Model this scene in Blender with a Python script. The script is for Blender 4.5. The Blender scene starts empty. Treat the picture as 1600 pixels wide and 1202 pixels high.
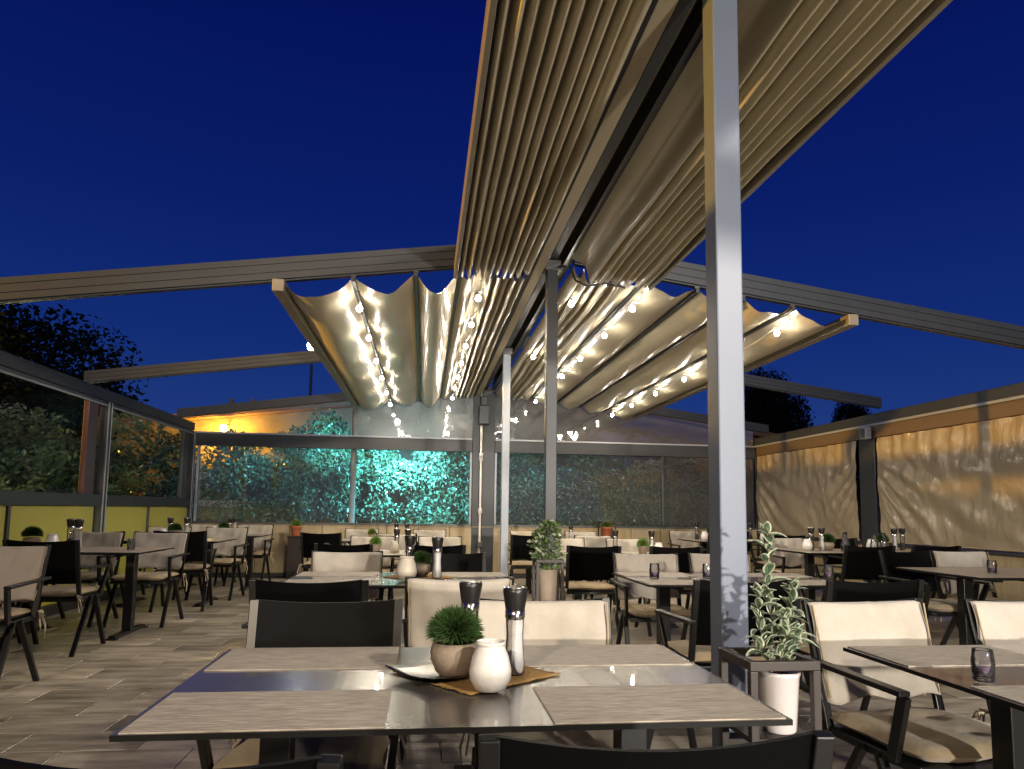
import bpy, math, random
from math import sin, cos, pi, radians, sqrt
from mathutils import Vector, Matrix

# ------------------------------------------------------------------ camera, sky, exposure
scene = bpy.context.scene
COL = scene.collection
YAW, PITCH, ROLL, EYE = .1228, .0982, .0144, 1.22
cam_data = bpy.data.cameras.new("camera")
cam = bpy.data.objects.new("camera", cam_data)
COL.objects.link(cam)
scene.camera = cam
cam_data.sensor_fit = 'HORIZONTAL'
cam_data.sensor_width = 36
cam_data.lens = 36 * 1100 / 1600
cam_data.shift_y = (689 - 601) / 1600
cam_data.clip_start = .05
cam_data.clip_end = 600
_f = Vector((sin(YAW) * cos(PITCH), cos(YAW) * cos(PITCH), sin(PITCH)))
_r = Vector((cos(YAW), -sin(YAW), 0))
_u = _r.cross(_f)
_r2 = _r * cos(ROLL) + _u * sin(ROLL)
_u2 = _u * cos(ROLL) - _r * sin(ROLL)
cam.matrix_world = Matrix(((_r2.x, _u2.x, -_f.x, 0), (_r2.y, _u2.y, -_f.y, 0), (_r2.z, _u2.z, -_f.z, EYE), (0, 0, 0, 1)))

world = bpy.data.worlds.new("World")
scene.world = world
world.use_nodes = True
wn, wl = world.node_tree.nodes, world.node_tree.links
wn.clear()
w_out = wn.new('ShaderNodeOutputWorld')
w_bg = wn.new('ShaderNodeBackground')
w_tc = wn.new('ShaderNodeTexCoord')
w_sep = wn.new('ShaderNodeSeparateXYZ')
w_cr = wn.new('ShaderNodeValToRGB')
wl.new(w_tc.outputs['Generated'], w_sep.inputs[0])
wl.new(w_sep.outputs['Z'], w_cr.inputs[0])
els = w_cr.color_ramp.elements
els[0].position = 0.0; els[0].color = (.0190, .0500, .200, 1)
els[1].position = 1.0; els[1].color = (.0007, .0034, .060, 1)
for p, c in ((.10, (.0140, .0410, .200, 1)), (.22, (.0060, .0260, .175, 1)), (.38, (.0030, .0135, .138, 1)), (.60, (.0012, .0062, .100, 1))):
    e = els.new(p); e.color = c
wl.new(w_cr.outputs[0], w_bg.inputs[0])
w_bg.inputs[1].default_value = 1.0
wl.new(w_bg.outputs[0], w_out.inputs[0])

scene.view_settings.view_transform = 'Standard'
scene.view_settings.look = 'None'
scene.view_settings.gamma = 1
scene.view_settings.exposure = 0
scene.view_settings.use_curve_mapping = False
scene.render.engine = 'CYCLES'
scene.cycles.max_bounces = 8
scene.cycles.transparent_max_bounces = 24
scene.cycles.sample_clamp_indirect = 3
scene.cycles.use_denoising = True
scene.cycles.caustics_reflective = False
scene.cycles.caustics_refractive = False

# ------------------------------------------------------------------ seen and assumed lights, and added fills
def lamp(name, kind, loc, power, color, size=.1, target=None, angle=None, blend=.5, sy=None):
    d = bpy.data.lights.new(name, kind)
    d.energy = power; d.color = color
    if kind == 'AREA':
        d.size = size
        if sy: d.shape = 'RECTANGLE'; d.size_y = sy
    else:
        d.shadow_soft_size = size
    if kind == 'SPOT':
        d.spot_size = radians(angle or 60); d.spot_blend = blend
    o = bpy.data.objects.new(name, d); COL.objects.link(o); o.location = loc
    if target:
        o.rotation_euler = (Vector(target) - Vector(loc)).to_track_quat('-Z', 'Y').to_euler()
    return o
WARM = (1, .83, .62); NEUT = (1, .91, .79); AMBER = (1, .50, .10); TEAL = (.16, .72, 1)
lamp('assumed_flood_light', 'SPOT', (4.3, -4.6, 4.7), 3000, NEUT, .12, (1.2, 6, .4), 115, .6)  # assumed lamp behind the viewer, inferred from the lit foreground
lamp('canopy_fill_light', 'SPOT', (3.0, -6.5, 1.5), 4800, NEUT, .15, (1.5, 10, 2.8), 46, 1)  # added fill that brightens the canopy undersides
lamp('left_fill_light', 'SPOT', (-2.9, -5.0, 4.0), 2000, (1, .80, .56), .15, (-2.3, 6, .8), 70, .8)  # unseen warm fill added to tint and brighten the left row
lamp('assumed_teal_light', 'SPOT', (-.35, 12.97, 2.36), 1900, TEAL, .06, (-.4, 14.2, 1.65), 128, .7)  # the four teal lamps are assumed, unseen behind the top rail
lamp('assumed_teal_side_light', 'SPOT', (-2.9, 12.99, 2.36), 75, TEAL, .06, (-2.9, 14.2, 1.6), 150, .7)
lamp('assumed_teal_far_light', 'SPOT', (2.0, 12.99, 2.36), 70, TEAL, .06, (2.4, 14.2, 1.6), 150, .7)
lamp('assumed_teal_top_light', 'SPOT', (-1.75, 13.0, 2.42), 330, TEAL, .05, (-1.75, 14.0, 2.45), 80, .6)
lamp('hedge_blue_light', 'POINT', (-4.0, 13.4, 1.9), 5, (.12, .25, 1), .05)
lamp('facade_amber_light', 'POINT', (-4.55, 16.55, 2.92), 1300, (1, .58, .05), .08)
lamp('assumed_sodium_light', 'SPOT', (-16, 2, 3.4), 19000, (1, .54, .08), .10, (6.3, 8, 2.6), 36, .5)  # assumed lamp out of view, inferred from amber on curtains and beams
lamp('assumed_garden_light', 'POINT', (-6.2, 7.0, 3.6), 18, (1, .62, .15), .2)  # assumed weak source for the amber tint on the left garden
for _y in (6.6, 8.3, 10.2, 11.9): lamp('assumed_panel_light', 'POINT', (-4.95, _y, .45), 34, (1, .95, .5), .08)  # assumed unseen lamps that make the yellow panels glow from behind

# ------------------------------------------------------------------ mesh helpers
class MB:
    def __init__(s): s.v = []; s.f = []; s.m = []; s.sm = []
    def add(s, vs, fs, mi=0, smooth=False):
        o = len(s.v); s.v += [tuple(v) for v in vs]
        for f in fs: s.f.append(tuple(i + o for i in f)); s.m.append(mi); s.sm.append(smooth)
        return s
    def box(s, x0, x1, y0, y1, z0, z1, mi=0):
        vs = [(x, y, z) for z in (z0, z1) for y in (y0, y1) for x in (x0, x1)]
        return s.add(vs, [(0, 2, 3, 1), (4, 5, 7, 6), (0, 1, 5, 4), (2, 6, 7, 3), (0, 4, 6, 2), (1, 3, 7, 5)], mi)
    def bar(s, a, b, w, h, up=(0, 0, 1), mi=0, w2=None, h2=None):
        a, b = Vector(a), Vector(b); d = (b - a).normalized(); u = Vector(up)
        r = d.cross(u)
        if r.length < 1e-4: r = d.cross(Vector((0, 1, 0)))
        r.normalize(); u = r.cross(d); vs = []
        for p, ww, hh in ((a, w, h), (b, w2 or w, h2 or h)):
            for i, j in ((-1, -1), (1, -1), (1, 1), (-1, 1)):
                vs.append(p + r * (i * ww / 2) + u * (j * hh / 2))
        return s.add(vs, [(3, 2, 1, 0), (4, 5, 6, 7), (0, 1, 5, 4), (1, 2, 6, 5), (2, 3, 7, 6), (3, 0, 4, 7)], mi)
    def tube(s, pts, r, n=8, mi=0, r2=None):
        pts = [Vector(p) for p in pts]; vs = []; k = len(pts)
        for i, p in enumerate(pts):
            d = (pts[min(i + 1, k - 1)] - pts[max(i - 1, 0)]).normalized()
            a = d.cross(Vector((0, 0, 1)))
            if a.length < .05: a = d.cross(Vector((0, 1, 0)))
            a.normalize(); b = a.cross(d); rr = r + ((r2 if r2 is not None else r) - r) * i / max(k - 1, 1)
            for j in range(n):
                t = 2 * pi * j / n; vs.append(p + a * (rr * cos(t)) + b * (rr * sin(t)))
        fs = []
        for i in range(k - 1):
            for j in range(n):
                j2 = (j + 1) % n
                fs.append((i * n + j, i * n + j2, (i + 1) * n + j2, (i + 1) * n + j))
        s.add(vs, fs, mi, True)
        return s.add([vs[j] for j in range(n)], [tuple(range(n))], mi).add([vs[-n + j] for j in range(n)], [tuple(reversed(range(n)))], mi)
    def lathe(s, prof, n=20, c=(0, 0, 0), mi=0, smooth=True):
        vs = []; k = len(prof)
        for r, z in prof:
            for j in range(n):
                t = 2 * pi * j / n; vs.append((c[0] + r * cos(t), c[1] + r * sin(t), c[2] + z))
        fs = [(i * n + j, i * n + (j + 1) % n, (i + 1) * n + (j + 1) % n, (i + 1) * n + j) for i in range(k - 1) for j in range(n)]
        s.add(vs, fs, mi, smooth)
        if prof[0][0] > 1e-4: s.add(vs[:n], [tuple(reversed(range(n)))], mi)
        if prof[-1][0] > 1e-4: s.add(vs[-n:], [tuple(range(n))], mi)
        return s
    def grid(s, fn, nu, nv, mi=0, smooth=True, flip=False):
        vs = [fn(i / nu, j / nv) for j in range(nv + 1) for i in range(nu + 1)]
        w = nu + 1
        fs = [(j * w + i, j * w + i + 1, (j + 1) * w + i + 1, (j + 1) * w + i) for j in range(nv) for i in range(nu)]
        if flip: fs = [tuple(reversed(f)) for f in fs]
        return s.add(vs, fs, mi, smooth)
    def mesh(s, name, mats):
        me = bpy.data.meshes.new(name)
        me.from_pydata(s.v, [], s.f); me.update()
        for m in (mats if isinstance(mats, (list, tuple)) else [mats]): me.materials.append(m)
        me.polygons.foreach_set('material_index', s.m)
        me.polygons.foreach_set('use_smooth', s.sm)
        return me
    def build(s, name, mats, parent=None, bevel=0, solid=0):
        o = bpy.data.objects.new(name, s.mesh(name, mats)); COL.objects.link(o)
        if parent: o.parent = parent
        if solid:
            md = o.modifiers.new('solid', 'SOLIDIFY'); md.thickness = solid; md.offset = 0
        if bevel:
            md = o.modifiers.new('bevel', 'BEVEL'); md.width = bevel; md.segments = 2; md.limit_method = 'ANGLE'; md.angle_limit = radians(40)
        return o
def linkmesh(name, me, parent=None, loc=None, rot=None, scale=None):
    o = bpy.data.objects.new(name, me); COL.objects.link(o)
    if parent: o.parent = parent
    if loc is not None: o.location = loc
    if rot is not None: o.rotation_euler = rot
    if scale is not None: o.scale = (scale,) * 3 if isinstance(scale, (int, float)) else scale
    return o
def thing(name, label, cat, loc=(0, 0, 0), rz=0, group=None):
    o = bpy.data.objects.new(name, None); COL.objects.link(o)
    o.location = loc; o.rotation_euler = (0, 0, rz); o.empty_display_size = .1
    o['label'] = label; o['category'] = cat
    if group: o['group'] = group
    return o
def tag(o, label, cat, group=None):
    o['label'] = label; o['category'] = cat
    if group: o['group'] = group
    return o
def struct(o): o['kind'] = 'structure'; return o
def stuff(o): o['kind'] = 'stuff'; return o
def spawn(proto, loc, rz, label, group=None, scale=1.0, jit=0):
    """copy of a thing with its parts and sub-parts"""
    r = proto.copy(); COL.objects.link(r); r.location = loc; r.rotation_euler = (0, 0, rz); r.scale = (scale,) * 3
    r['label'] = label
    if group: r['group'] = group
    for ch in proto.children:
        c = ch.copy(); COL.objects.link(c); c.parent = r
        for g in ch.children:
            d = g.copy(); COL.objects.link(d); d.parent = c
    return r
def erase(proto):
    for ch in list(proto.children_recursive): bpy.data.objects.remove(ch)
    bpy.data.objects.remove(proto)

# ------------------------------------------------------------------ materials
def mat(name, col, rough=.5, metal=0, spec=.5, noise=None, bump=0, bscale=60, stretch=(1, 1, 1), coat=0, ior=None, trans=0, rand=0, obj=True, sheen=0, nsc=8, rvar=0, bdist=.01, crough=.03):
    m = bpy.data.materials.new(name); m.use_nodes = True
    nt = m.node_tree; n, l = nt.nodes, nt.links; b = n['Principled BSDF']
    b.inputs['Roughness'].default_value = rough; b.inputs['Metallic'].default_value = metal
    b.inputs['Specular IOR Level'].default_value = spec
    b.inputs['Coat Weight'].default_value = coat
    b.inputs['Coat Roughness'].default_value = crough
    if sheen: b.inputs['Sheen Weight'].default_value = sheen
    if ior: b.inputs['IOR'].default_value = ior
    b.inputs['Transmission Weight'].default_value = trans
    b.inputs['Base Color'].default_value = (*col, 1)
    tc = n.new('ShaderNodeTexCoord'); mp = n.new('ShaderNodeMapping'); mp.inputs['Scale'].default_value = stretch
    l.new(tc.outputs['Object'], mp.inputs[0])
    vec = mp.outputs[0]
    if rand or noise:
        col_out = None
        if noise:
            nz = n.new('ShaderNodeTexNoise'); nz.inputs['Scale'].default_value = nsc; nz.inputs['Detail'].default_value = 6; nz.inputs['Roughness'].default_value = .65
            oi = n.new('ShaderNodeObjectInfo'); ad = n.new('ShaderNodeVectorMath'); ad.operation = 'MULTIPLY_ADD'
            cb = n.new('ShaderNodeCombineXYZ')
            l.new(oi.outputs['Random'], cb.inputs[0]); l.new(oi.outputs['Random'], cb.inputs[2])
            l.new(cb.outputs[0], ad.inputs[0]); ad.inputs[1].default_value = (37, 19, 53); l.new(vec, ad.inputs[2])
            l.new(ad.outputs[0], nz.inputs['Vector'])
            cr = n.new('ShaderNodeValToRGB'); cr.color_ramp.elements[0].position = .3; cr.color_ramp.elements[1].position = .72
            cr.color_ramp.elements[0].color = (*noise, 1); cr.color_ramp.elements[1].color = (*col, 1)
            l.new(nz.outputs['Fac'], cr.inputs[0]); col_out = cr.outputs[0]
            if rvar:
                mr = n.new('ShaderNodeMapRange'); mr.inputs['To Min'].default_value = rough - rvar; mr.inputs['To Max'].default_value = rough + rvar
                l.new(nz.outputs['Fac'], mr.inputs[0]); l.new(mr.outputs[0], b.inputs['Roughness'])
        if rand:
            oi2 = n.new('ShaderNodeObjectInfo'); hs = n.new('ShaderNodeHueSaturation')
            mr = n.new('ShaderNodeMapRange'); mr.inputs['To Min'].default_value = 1 - rand; mr.inputs['To Max'].default_value = 1 + rand
            l.new(oi2.outputs['Random'], mr.inputs[0]); l.new(mr.outputs[0], hs.inputs['Value'])
            if col_out: l.new(col_out, hs.inputs['Color'])
            else: hs.inputs['Color'].default_value = (*col, 1)
            col_out = hs.outputs[0]
        l.new(col_out, b.inputs['Base Color'])
    if bump:
        nb = n.new('ShaderNodeTexNoise'); nb.inputs['Scale'].default_value = bscale; nb.inputs['Detail'].default_value = 4
        l.new(vec, nb.inputs['Vector'])
        bp = n.new('ShaderNodeBump'); bp.inputs['Strength'].default_value = bump; bp.inputs['Distance'].default_value = bdist
        l.new(nb.outputs['Fac'], bp.inputs['Height']); l.new(bp.outputs[0], b.inputs['Normal'])
    m['b'] = 1
    return m
def translucent(m, amount, col=None):
    nt = m.node_tree; n, l = nt.nodes, nt.links; b = n['Principled BSDF']; out = n['Material Output']
    t = n.new('ShaderNodeBsdfTranslucent'); mx = n.new('ShaderNodeMixShader'); mx.inputs[0].default_value = amount
    if col: t.inputs[0].default_value = (*col, 1)
    l.new(b.outputs[0], mx.inputs[1]); l.new(t.outputs[0], mx.inputs[2]); l.new(mx.outputs[0], out.inputs[0])
    return m
def emit(name, col, st):
    m = bpy.data.materials.new(name); m.use_nodes = True; n = m.node_tree.nodes; n.clear()
    e = n.new('ShaderNodeEmission'); o = n.new('ShaderNodeOutputMaterial'); e.inputs[0].default_value = (*col, 1); e.inputs[1].default_value = st
    m.node_tree.links.new(e.outputs[0], o.inputs[0]); return m
def film(name, refl=.14, haze=0, tint=(1, 1, 1), rough=.02, wob=.02, wsc=3, ior=1.5):
    """clear pvc / glass sheet: see-through plus mirror reflection, a little milky"""
    m = bpy.data.materials.new(name); m.use_nodes = True; nt = m.node_tree; n, l = nt.nodes, nt.links; n.clear()
    out = n.new('ShaderNodeOutputMaterial'); tr = n.new('ShaderNodeBsdfTransparent'); tr.inputs[0].default_value = (*tint, 1)
    gl = n.new('ShaderNodeBsdfGlossy'); gl.inputs['Roughness'].default_value = rough
    df = n.new('ShaderNodeBsdfDiffuse'); df.inputs[0].default_value = (.6, .6, .62, 1)
    lw = n.new('ShaderNodeFresnel'); lw.inputs[0].default_value = ior
    ad = n.new('ShaderNodeMath'); ad.operation = 'MULTIPLY_ADD'; ad.inputs[1].default_value = 1.2; ad.inputs[2].default_value = refl - .04; ad.use_clamp = True
    l.new(lw.outputs[0], ad.inputs[0])
    m1 = n.new('ShaderNodeMixShader'); m1.inputs[0].default_value = haze
    l.new(tr.outputs[0], m1.inputs[1]); l.new(df.outputs[0], m1.inputs[2])
    m2 = n.new('ShaderNodeMixShader'); l.new(ad.outputs[0], m2.inputs[0]); l.new(m1.outputs[0], m2.inputs[1]); l.new(gl.outputs[0], m2.inputs[2])
    tc = n.new('ShaderNodeTexCoord'); nz = n.new('ShaderNodeTexNoise'); nz.inputs['Scale'].default_value = wsc; nz.inputs['Detail'].default_value = 2
    bp = n.new('ShaderNodeBump'); bp.inputs['Strength'].default_value = 1; bp.inputs['Distance'].default_value = wob
    l.new(tc.outputs['Object'], nz.inputs['Vector']); l.new(nz.outputs['Fac'], bp.inputs['Height'])
    l.new(bp.outputs[0], gl.inputs['Normal'])
    l.new(m2.outputs[0], out.inputs[0])
    return m

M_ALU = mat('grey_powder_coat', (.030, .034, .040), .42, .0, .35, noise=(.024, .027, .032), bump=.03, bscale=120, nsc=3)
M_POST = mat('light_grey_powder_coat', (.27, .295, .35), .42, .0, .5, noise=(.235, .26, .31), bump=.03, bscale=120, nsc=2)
M_POSTA = mat('cool_lit_post_coat', (.125, .15, .205), .42, .0, .4, noise=(.11, .13, .18), bump=.03, bscale=120, nsc=2)  # darker, bluer copy of the post coat; cool light put into colour
M_DARKALU = mat('dark_aluminium', (.055, .058, .06), .38, .2)
M_GAP = mat('gutter_black', (.008, .008, .009), .7)
M_RAILTAUPE = mat('taupe_bar', (.20, .175, .13), .4)
M_STRIP = mat('beige_board', (.42, .36, .25), .55, noise=(.34, .29, .20), stretch=(1, .1, 1), nsc=6)
M_FABRIC = translucent(mat('canopy_pvc', (.60, .535, .385), .42, 0, .3, noise=(.51, .45, .31), bump=.10, bscale=6, nsc=2.0, rvar=.06, coat=.45, crough=.14), .10, (.5, .42, .28))
M_CURT = translucent(mat('curtain_pvc', (.62, .51, .335), .20, 0, .7, noise=(.50, .41, .265), bump=1, bscale=9, stretch=(1, 1, .45), bdist=.035, nsc=2, rvar=.05), .42, (.62, .42, .16))
M_BLACK = mat('black_metal', (.006, .006, .006), .35, .0, .4)
M_SLING = mat('black_sling', (.0022, .0022, .0023), .5, 0, .06, bump=.15, bscale=400)
M_CLOTH = mat('beige_canvas', (.47, .43, .37), .85, 0, .2, noise=(.37, .335, .28), bump=.7, bscale=9, nsc=5, sheen=.2)
M_CUSH = mat('cushion_canvas', (.42, .335, .21), .85, 0, .2, noise=(.34, .265, .155), bump=.30, bscale=25, nsc=9, sheen=.2)
M_ROPE = mat('cotton_cord', (.55, .48, .36), .9, 0, .1)
M_TOP = mat('table_laminate_dark', (.095, .088, .078), .26, 0, .5, coat=.55, ior=1.75, rvar=.05, noise=(.07, .064, .056), nsc=3)
M_TOPB = mat('table_laminate_beige', (.50, .44, .355), .33, 0, .5, noise=(.36, .31, .245), stretch=(1, 8, 1), nsc=14)
M_MATW = mat('woven_placemat', (.52, .46, .38), .62, 0, .3, noise=(.21, .185, .15), stretch=(2.2, 22, 1), nsc=7, bump=.6, bscale=8)
M_EDGE = mat('table_edge_black', (.005, .005, .005), .5, 0, .2)
M_POT = mat('clay_taupe_pot', (.26, .205, .15), .6, noise=(.19, .15, .11), nsc=14, bump=.2)
M_TERRA = mat('terracotta', (.50, .15, .06), .75, noise=(.38, .11, .045), nsc=14, bump=.2)
M_CERAM = mat('white_glazed_ceramic', (.74, .72, .68), .22, 0, .6, coat=.5, noise=(.62, .60, .56), nsc=20, bump=.25, bscale=22)
M_CREAM = mat('cream_ceramic', (.55, .50, .41), .45, noise=(.48, .43, .35), nsc=12)
M_WHITEPOT = mat('white_planter_plastic', (.66, .62, .62), .55, noise=(.60, .56, .56), nsc=6)
M_SALT = mat('salt', (.82, .80, .78), .8, bump=.4, bscale=200)
M_PEPPER = mat('peppercorns', (.07, .045, .03), .7, noise=(.02, .015, .01), nsc=120, bump=.8, bscale=180)
M_CHROME = mat('brushed_steel', (.62, .58, .52), .18, 1)
M_CAP = mat('black_plastic_cap', (.013, .012, .012), .35)
M_BURLAP = mat('burlap', (.38, .235, .09), .9, 0, .1, noise=(.26, .155, .055), stretch=(1, 1, 1), nsc=60, bump=.6, bscale=140)
M_PEWTER = mat('pewter_leaf_tray', (.13, .125, .12), .30, .9, bump=.15, bscale=20)
M_GRASSB = mat('faux_grass', (.032, .072, .014), .55, noise=(.03, .065, .014), nsc=20)
M_GRASSL = mat('lime_grass', (.17, .27, .055), .55, noise=(.10, .18, .035), nsc=20)
M_SOIL = mat('potting_soil', (.035, .022, .014), .95, bump=.8, bscale=90)
M_LEAFV = mat('variegated_leaf_green', (.085, .13, .075), .5, noise=(.04, .08, .04), nsc=30)
M_LEAFM = mat('variegated_leaf_cream', (.40, .44, .32), .45)
M_HEDGE = translucent(mat('hedge_leaf', (.15, .20, .13), .34, 0, .6, noise=(.06, .10, .045), nsc=1.6), .2, (.10, .16, .07))
M_TREE = mat('tree_leaf', (.022, .026, .012), .8, 0, .1, noise=(.010, .012, .006), nsc=.6)
M_BARK = mat('bark', (.10, .08, .06), .9, bump=.8, bscale=12)
M_WOOD = mat('dark_wood_frame', (.030, .021, .016), .5, noise=(.020, .014, .011), stretch=(8, 8, 1), nsc=8)
M_PLANK = mat('pale_wood_board', (.40, .32, .19), .55, noise=(.29, .225, .125), stretch=(5, 5, .6), nsc=5, rand=.08)
M_YELLOW = translucent(mat('olive_yellow_panel', (.46, .43, .15), .5, noise=(.40, .375, .125), nsc=1), .45, (.62, .60, .22))
M_TILE = mat('stone_tile', (.45, .395, .315), .33, 0, .5, noise=(.125, .108, .082), stretch=(1.3, 5.5, 1), nsc=1.6, bump=.25, bscale=14, rand=.38, rvar=.12)
M_GROUT = mat('pale_grout', (.50, .46, .40), .7)
M_SOILG = mat('garden_soil', (.05, .04, .025), .95)
M_WALL = mat('rough_plaster', (.15, .10, .07), .9, noise=(.09, .06, .04), nsc=2, bump=.5, bscale=14)
M_ROOFT = mat('roof_tile', (.16, .075, .045), .8, bump=.5, bscale=20)
M_BULB = emit('warm_led', (1, .90, .76), 210)
M_AMBER = emit('amber_bulb', (1, .62, .20), 60)
M_WHITE = emit('street_lamp_glow', (.85, .92, 1), 40)
M_FARLIGHT = emit('far_lamp_glow', (1, .8, .55), 4)
M_GLASS = film('glass_pane', .10, .05, (.92, .95, .94), .01, .002)
M_GLASSL = film('side_glass', .035, .0, (.86, .88, .88), .02, .002, 3, 1.12)
M_PVC = film('clear_pvc_sheet', .20, .10, (.93, .94, .95), .05, .010, 2.5)
M_PVCDARK = film('smoky_pvc_sheet', .10, .05, (.70, .70, .68), .10, .012, 3)
M_TUMB = film('drinking_glass', .07, .03, (.93, .93, .93), .03, .0, 3)
M_WICK = mat('purple_wax', (.20, .10, .24), .4)
M_CABLE = mat('white_cable_pipe', (.62, .60, .56), .4)
M_DEVICE = mat('dark_device', (.02, .025, .035), .35)

# ------------------------------------------------------------------ ground and terrace floor
g = MB().box(-150, 150, -60, 300, -.40, -.20).build('ground', M_SOILG); struct(g)
slab = MB().box(-4.3, 6.6, -6, 13.3, -.18, -.012).build('terrace_floor', M_GROUT); struct(slab)
TX, TY, TG = .62, .31, .006
tmesh = None
cells = []
random.seed(4)
ny = int((12.70 + 4.5) / TY)
for j in range(ny):
    y = -4.5 + j * TY; off = (j % 2) * TX / 2 + (j % 5) * .03
    x = -4.25 + off - TX
    while x < 6.5:
        x0, x1 = max(x, -4.25), min(x + TX - TG, 6.5)
        if x1 - x0 > .05: cells.append((x0, x1, y, y + TY - TG))
        x += TX
def tdist(c):
    cx, cy = (c[0] + c[1]) / 2, (c[2] + c[3]) / 2
    px = (cx - cy * .125) / max(cy, .1)
    vis = cy > 2.3 and -.80 < px < .68
    aisle = -2.7 < cx < -.75
    return (0 if vis else 1, (cy if aisle else cy * 1.3 + 1.0))
cells.sort(key=tdist)
tm = MB().box(-.5, .5, -.5, .5, -.5, .5).mesh('tile', M_TILE)
def tile_rest(cs):
    b = MB()
    for c in cs: b.box(c[0], c[1], c[2], c[3], -.011, random.uniform(-.001, .001))
    return b
for c in cells[:300]:
    h = random.uniform(-.0012, .0012)
    b = MB(); w, d = c[1] - c[0], c[3] - c[2]
    if abs(w - (TX - TG)) < 1e-3:
        if tmesh is None:
            e = .002
            vs = [(x * (w / 2 - i * e), y * (d / 2 - i * e), z) for i, z in ((0, -.011), (0, -e), (1, 0)) for x, y in ((-1, -1), (1, -1), (1, 1), (-1, 1))]
            fs = [(8, 9, 10, 11)] + [(k * 4 + q, k * 4 + (q + 1) % 4, k * 4 + 4 + (q + 1) % 4, k * 4 + 4 + q) for k in (0, 1) for q in range(4)]
            tmesh = MB().add(vs, fs).mesh('tile', M_TILE)
        linkmesh('tile', tmesh, slab, ((c[0] + c[1]) / 2, (c[2] + c[3]) / 2, h))
    else:
        b.box(-w / 2, w / 2, -d / 2, d / 2, -.011, 0).build('tile', M_TILE, slab).location = ((c[0] + c[1]) / 2, (c[2] + c[3]) / 2, h)
stuff(tile_rest(cells[300:]).build('tile', M_TILE, slab))

# ------------------------------------------------------------------ pergola
RX = 1.08
perg = thing('pergola_frame', 'grey aluminium pergola with a central row of posts under the open roof', 'pergola', (0, 0, 0))
for y, m in ((2.42, M_POSTA), (6.02, M_ALU), (9.46, M_POST)):  # nearest and third post toned apart to match the light on each
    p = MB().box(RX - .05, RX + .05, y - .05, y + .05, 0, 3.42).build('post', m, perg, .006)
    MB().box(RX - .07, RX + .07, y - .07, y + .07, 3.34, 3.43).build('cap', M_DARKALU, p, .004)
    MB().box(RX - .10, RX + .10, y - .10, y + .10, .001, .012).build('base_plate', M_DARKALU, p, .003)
MB().box(.86, .985, 12.80, 12.92, 0, 3.42).build('post', M_ALU, perg, .005)
MB().box(1.04, 1.265, 12.80, 12.92, 0, 3.42).build('post', M_ALU, perg, .005)
MB().box(.990, 1.035, 12.84, 12.90, 0, 3.42).build('post_filler', M_DARKALU, perg)
# ridge: beige board, dark gutter, grey beam
MB().box(.90, .985, -3.5, 12.95, 3.31, 3.335).build('gutter_board', M_STRIP, perg, .003)
gm = MB().box(.86, .895, -3.5, 12.95, 3.30, 3.50).box(.99, 1.005, -3.5, 12.95, 3.38, 3.60)
gm.build('gutter', M_GAP, perg)
b = MB().box(1.045, 1.115, -3.5, 12.95, 3.435, 3.60); b.build('ridge_beam', M_ALU, perg, .005)
MB().box(.86, 1.30, -3.5, 12.95, 3.66, 3.70).build('ridge_cover', M_GAP, perg)
MB().box(1.20, 1.27, -3.5, 12.95, 3.45, 3.64).build('gutter_side', M_DARKALU, perg)
def gz(X):  # top of a guide at X
    return 3.53 + .137 * (X - .28) if X < RX else 3.50 - .13 * (X - 2.2)
def guide(y, xa, xb, h=.19, w=.10):
    za, zb = gz(xa), gz(xb)
    b = MB()
    # stepped profile: two flanges with recessed webs, built as stacked bars
    for (o0, o1, ww) in ((0, .26, w), (.26, .30, w - .02), (.30, .62, w), (.62, .66, w - .02), (.66, .93, w), (.93, 1.0, w - .045)):
        t0, t1 = o0 * h, o1 * h
        vs = []
        for X, z in ((xa, za), (xb, zb)):
            for yy in (y - ww / 2, y + ww / 2):
                vs += [(X, yy, z - t1), (X, yy, z - t0)]
        b.add(vs, [(0, 1, 3, 2), (4, 6, 7, 5), (0, 4, 5, 1), (2, 3, 7, 6), (1, 5, 7, 3), (0, 2, 6, 4)])
    return b
for y in (-.6, 2.18, 6.02, 9.46, 12.86):
    h = .20 if y < 9 else .155
    guide(y, -4.32 if y > 9 else -4.6, .84, h).build('guide_rail', M_ALU, perg)
    guide(y, 1.28, 6.58 if y > 9 else 6.75, h).build('guide_rail', M_ALU, perg)
# power cable pipe and dark drive box on the end post
pipe = thing('cable_pipe', 'thin white pipe running up the central end post to the dark box', 'pipe', (1.01, 12.76, 0))
MB().tube([(0, 0, .62), (0, 0, 2.75)], .022, 10).build('tube', M_CABLE, pipe)
for z in (2.15, 2.2, 1.2): MB().lathe([(.03, -.05), (.038, -.04), (.038, .04), (.03, .05)], 10, (0, 0, z)).build('coupling', M_CABLE, pipe)
MB().box(-.05, .05, -.03, .05, .55, .64).build('junction_box', M_DARKALU, pipe, .005)
dv = thing('drive_box', 'dark heater box at the top of the central end post', 'box', (1.05, 12.72, 2.76))
MB().box(-.095, .095, -.08, .07, 0, .36).build('body', M_DEVICE, dv, .02)
MB().box(-.06, .06, -.05, .05, .36, .52).build('neck', M_DEVICE, dv, .01)

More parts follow.
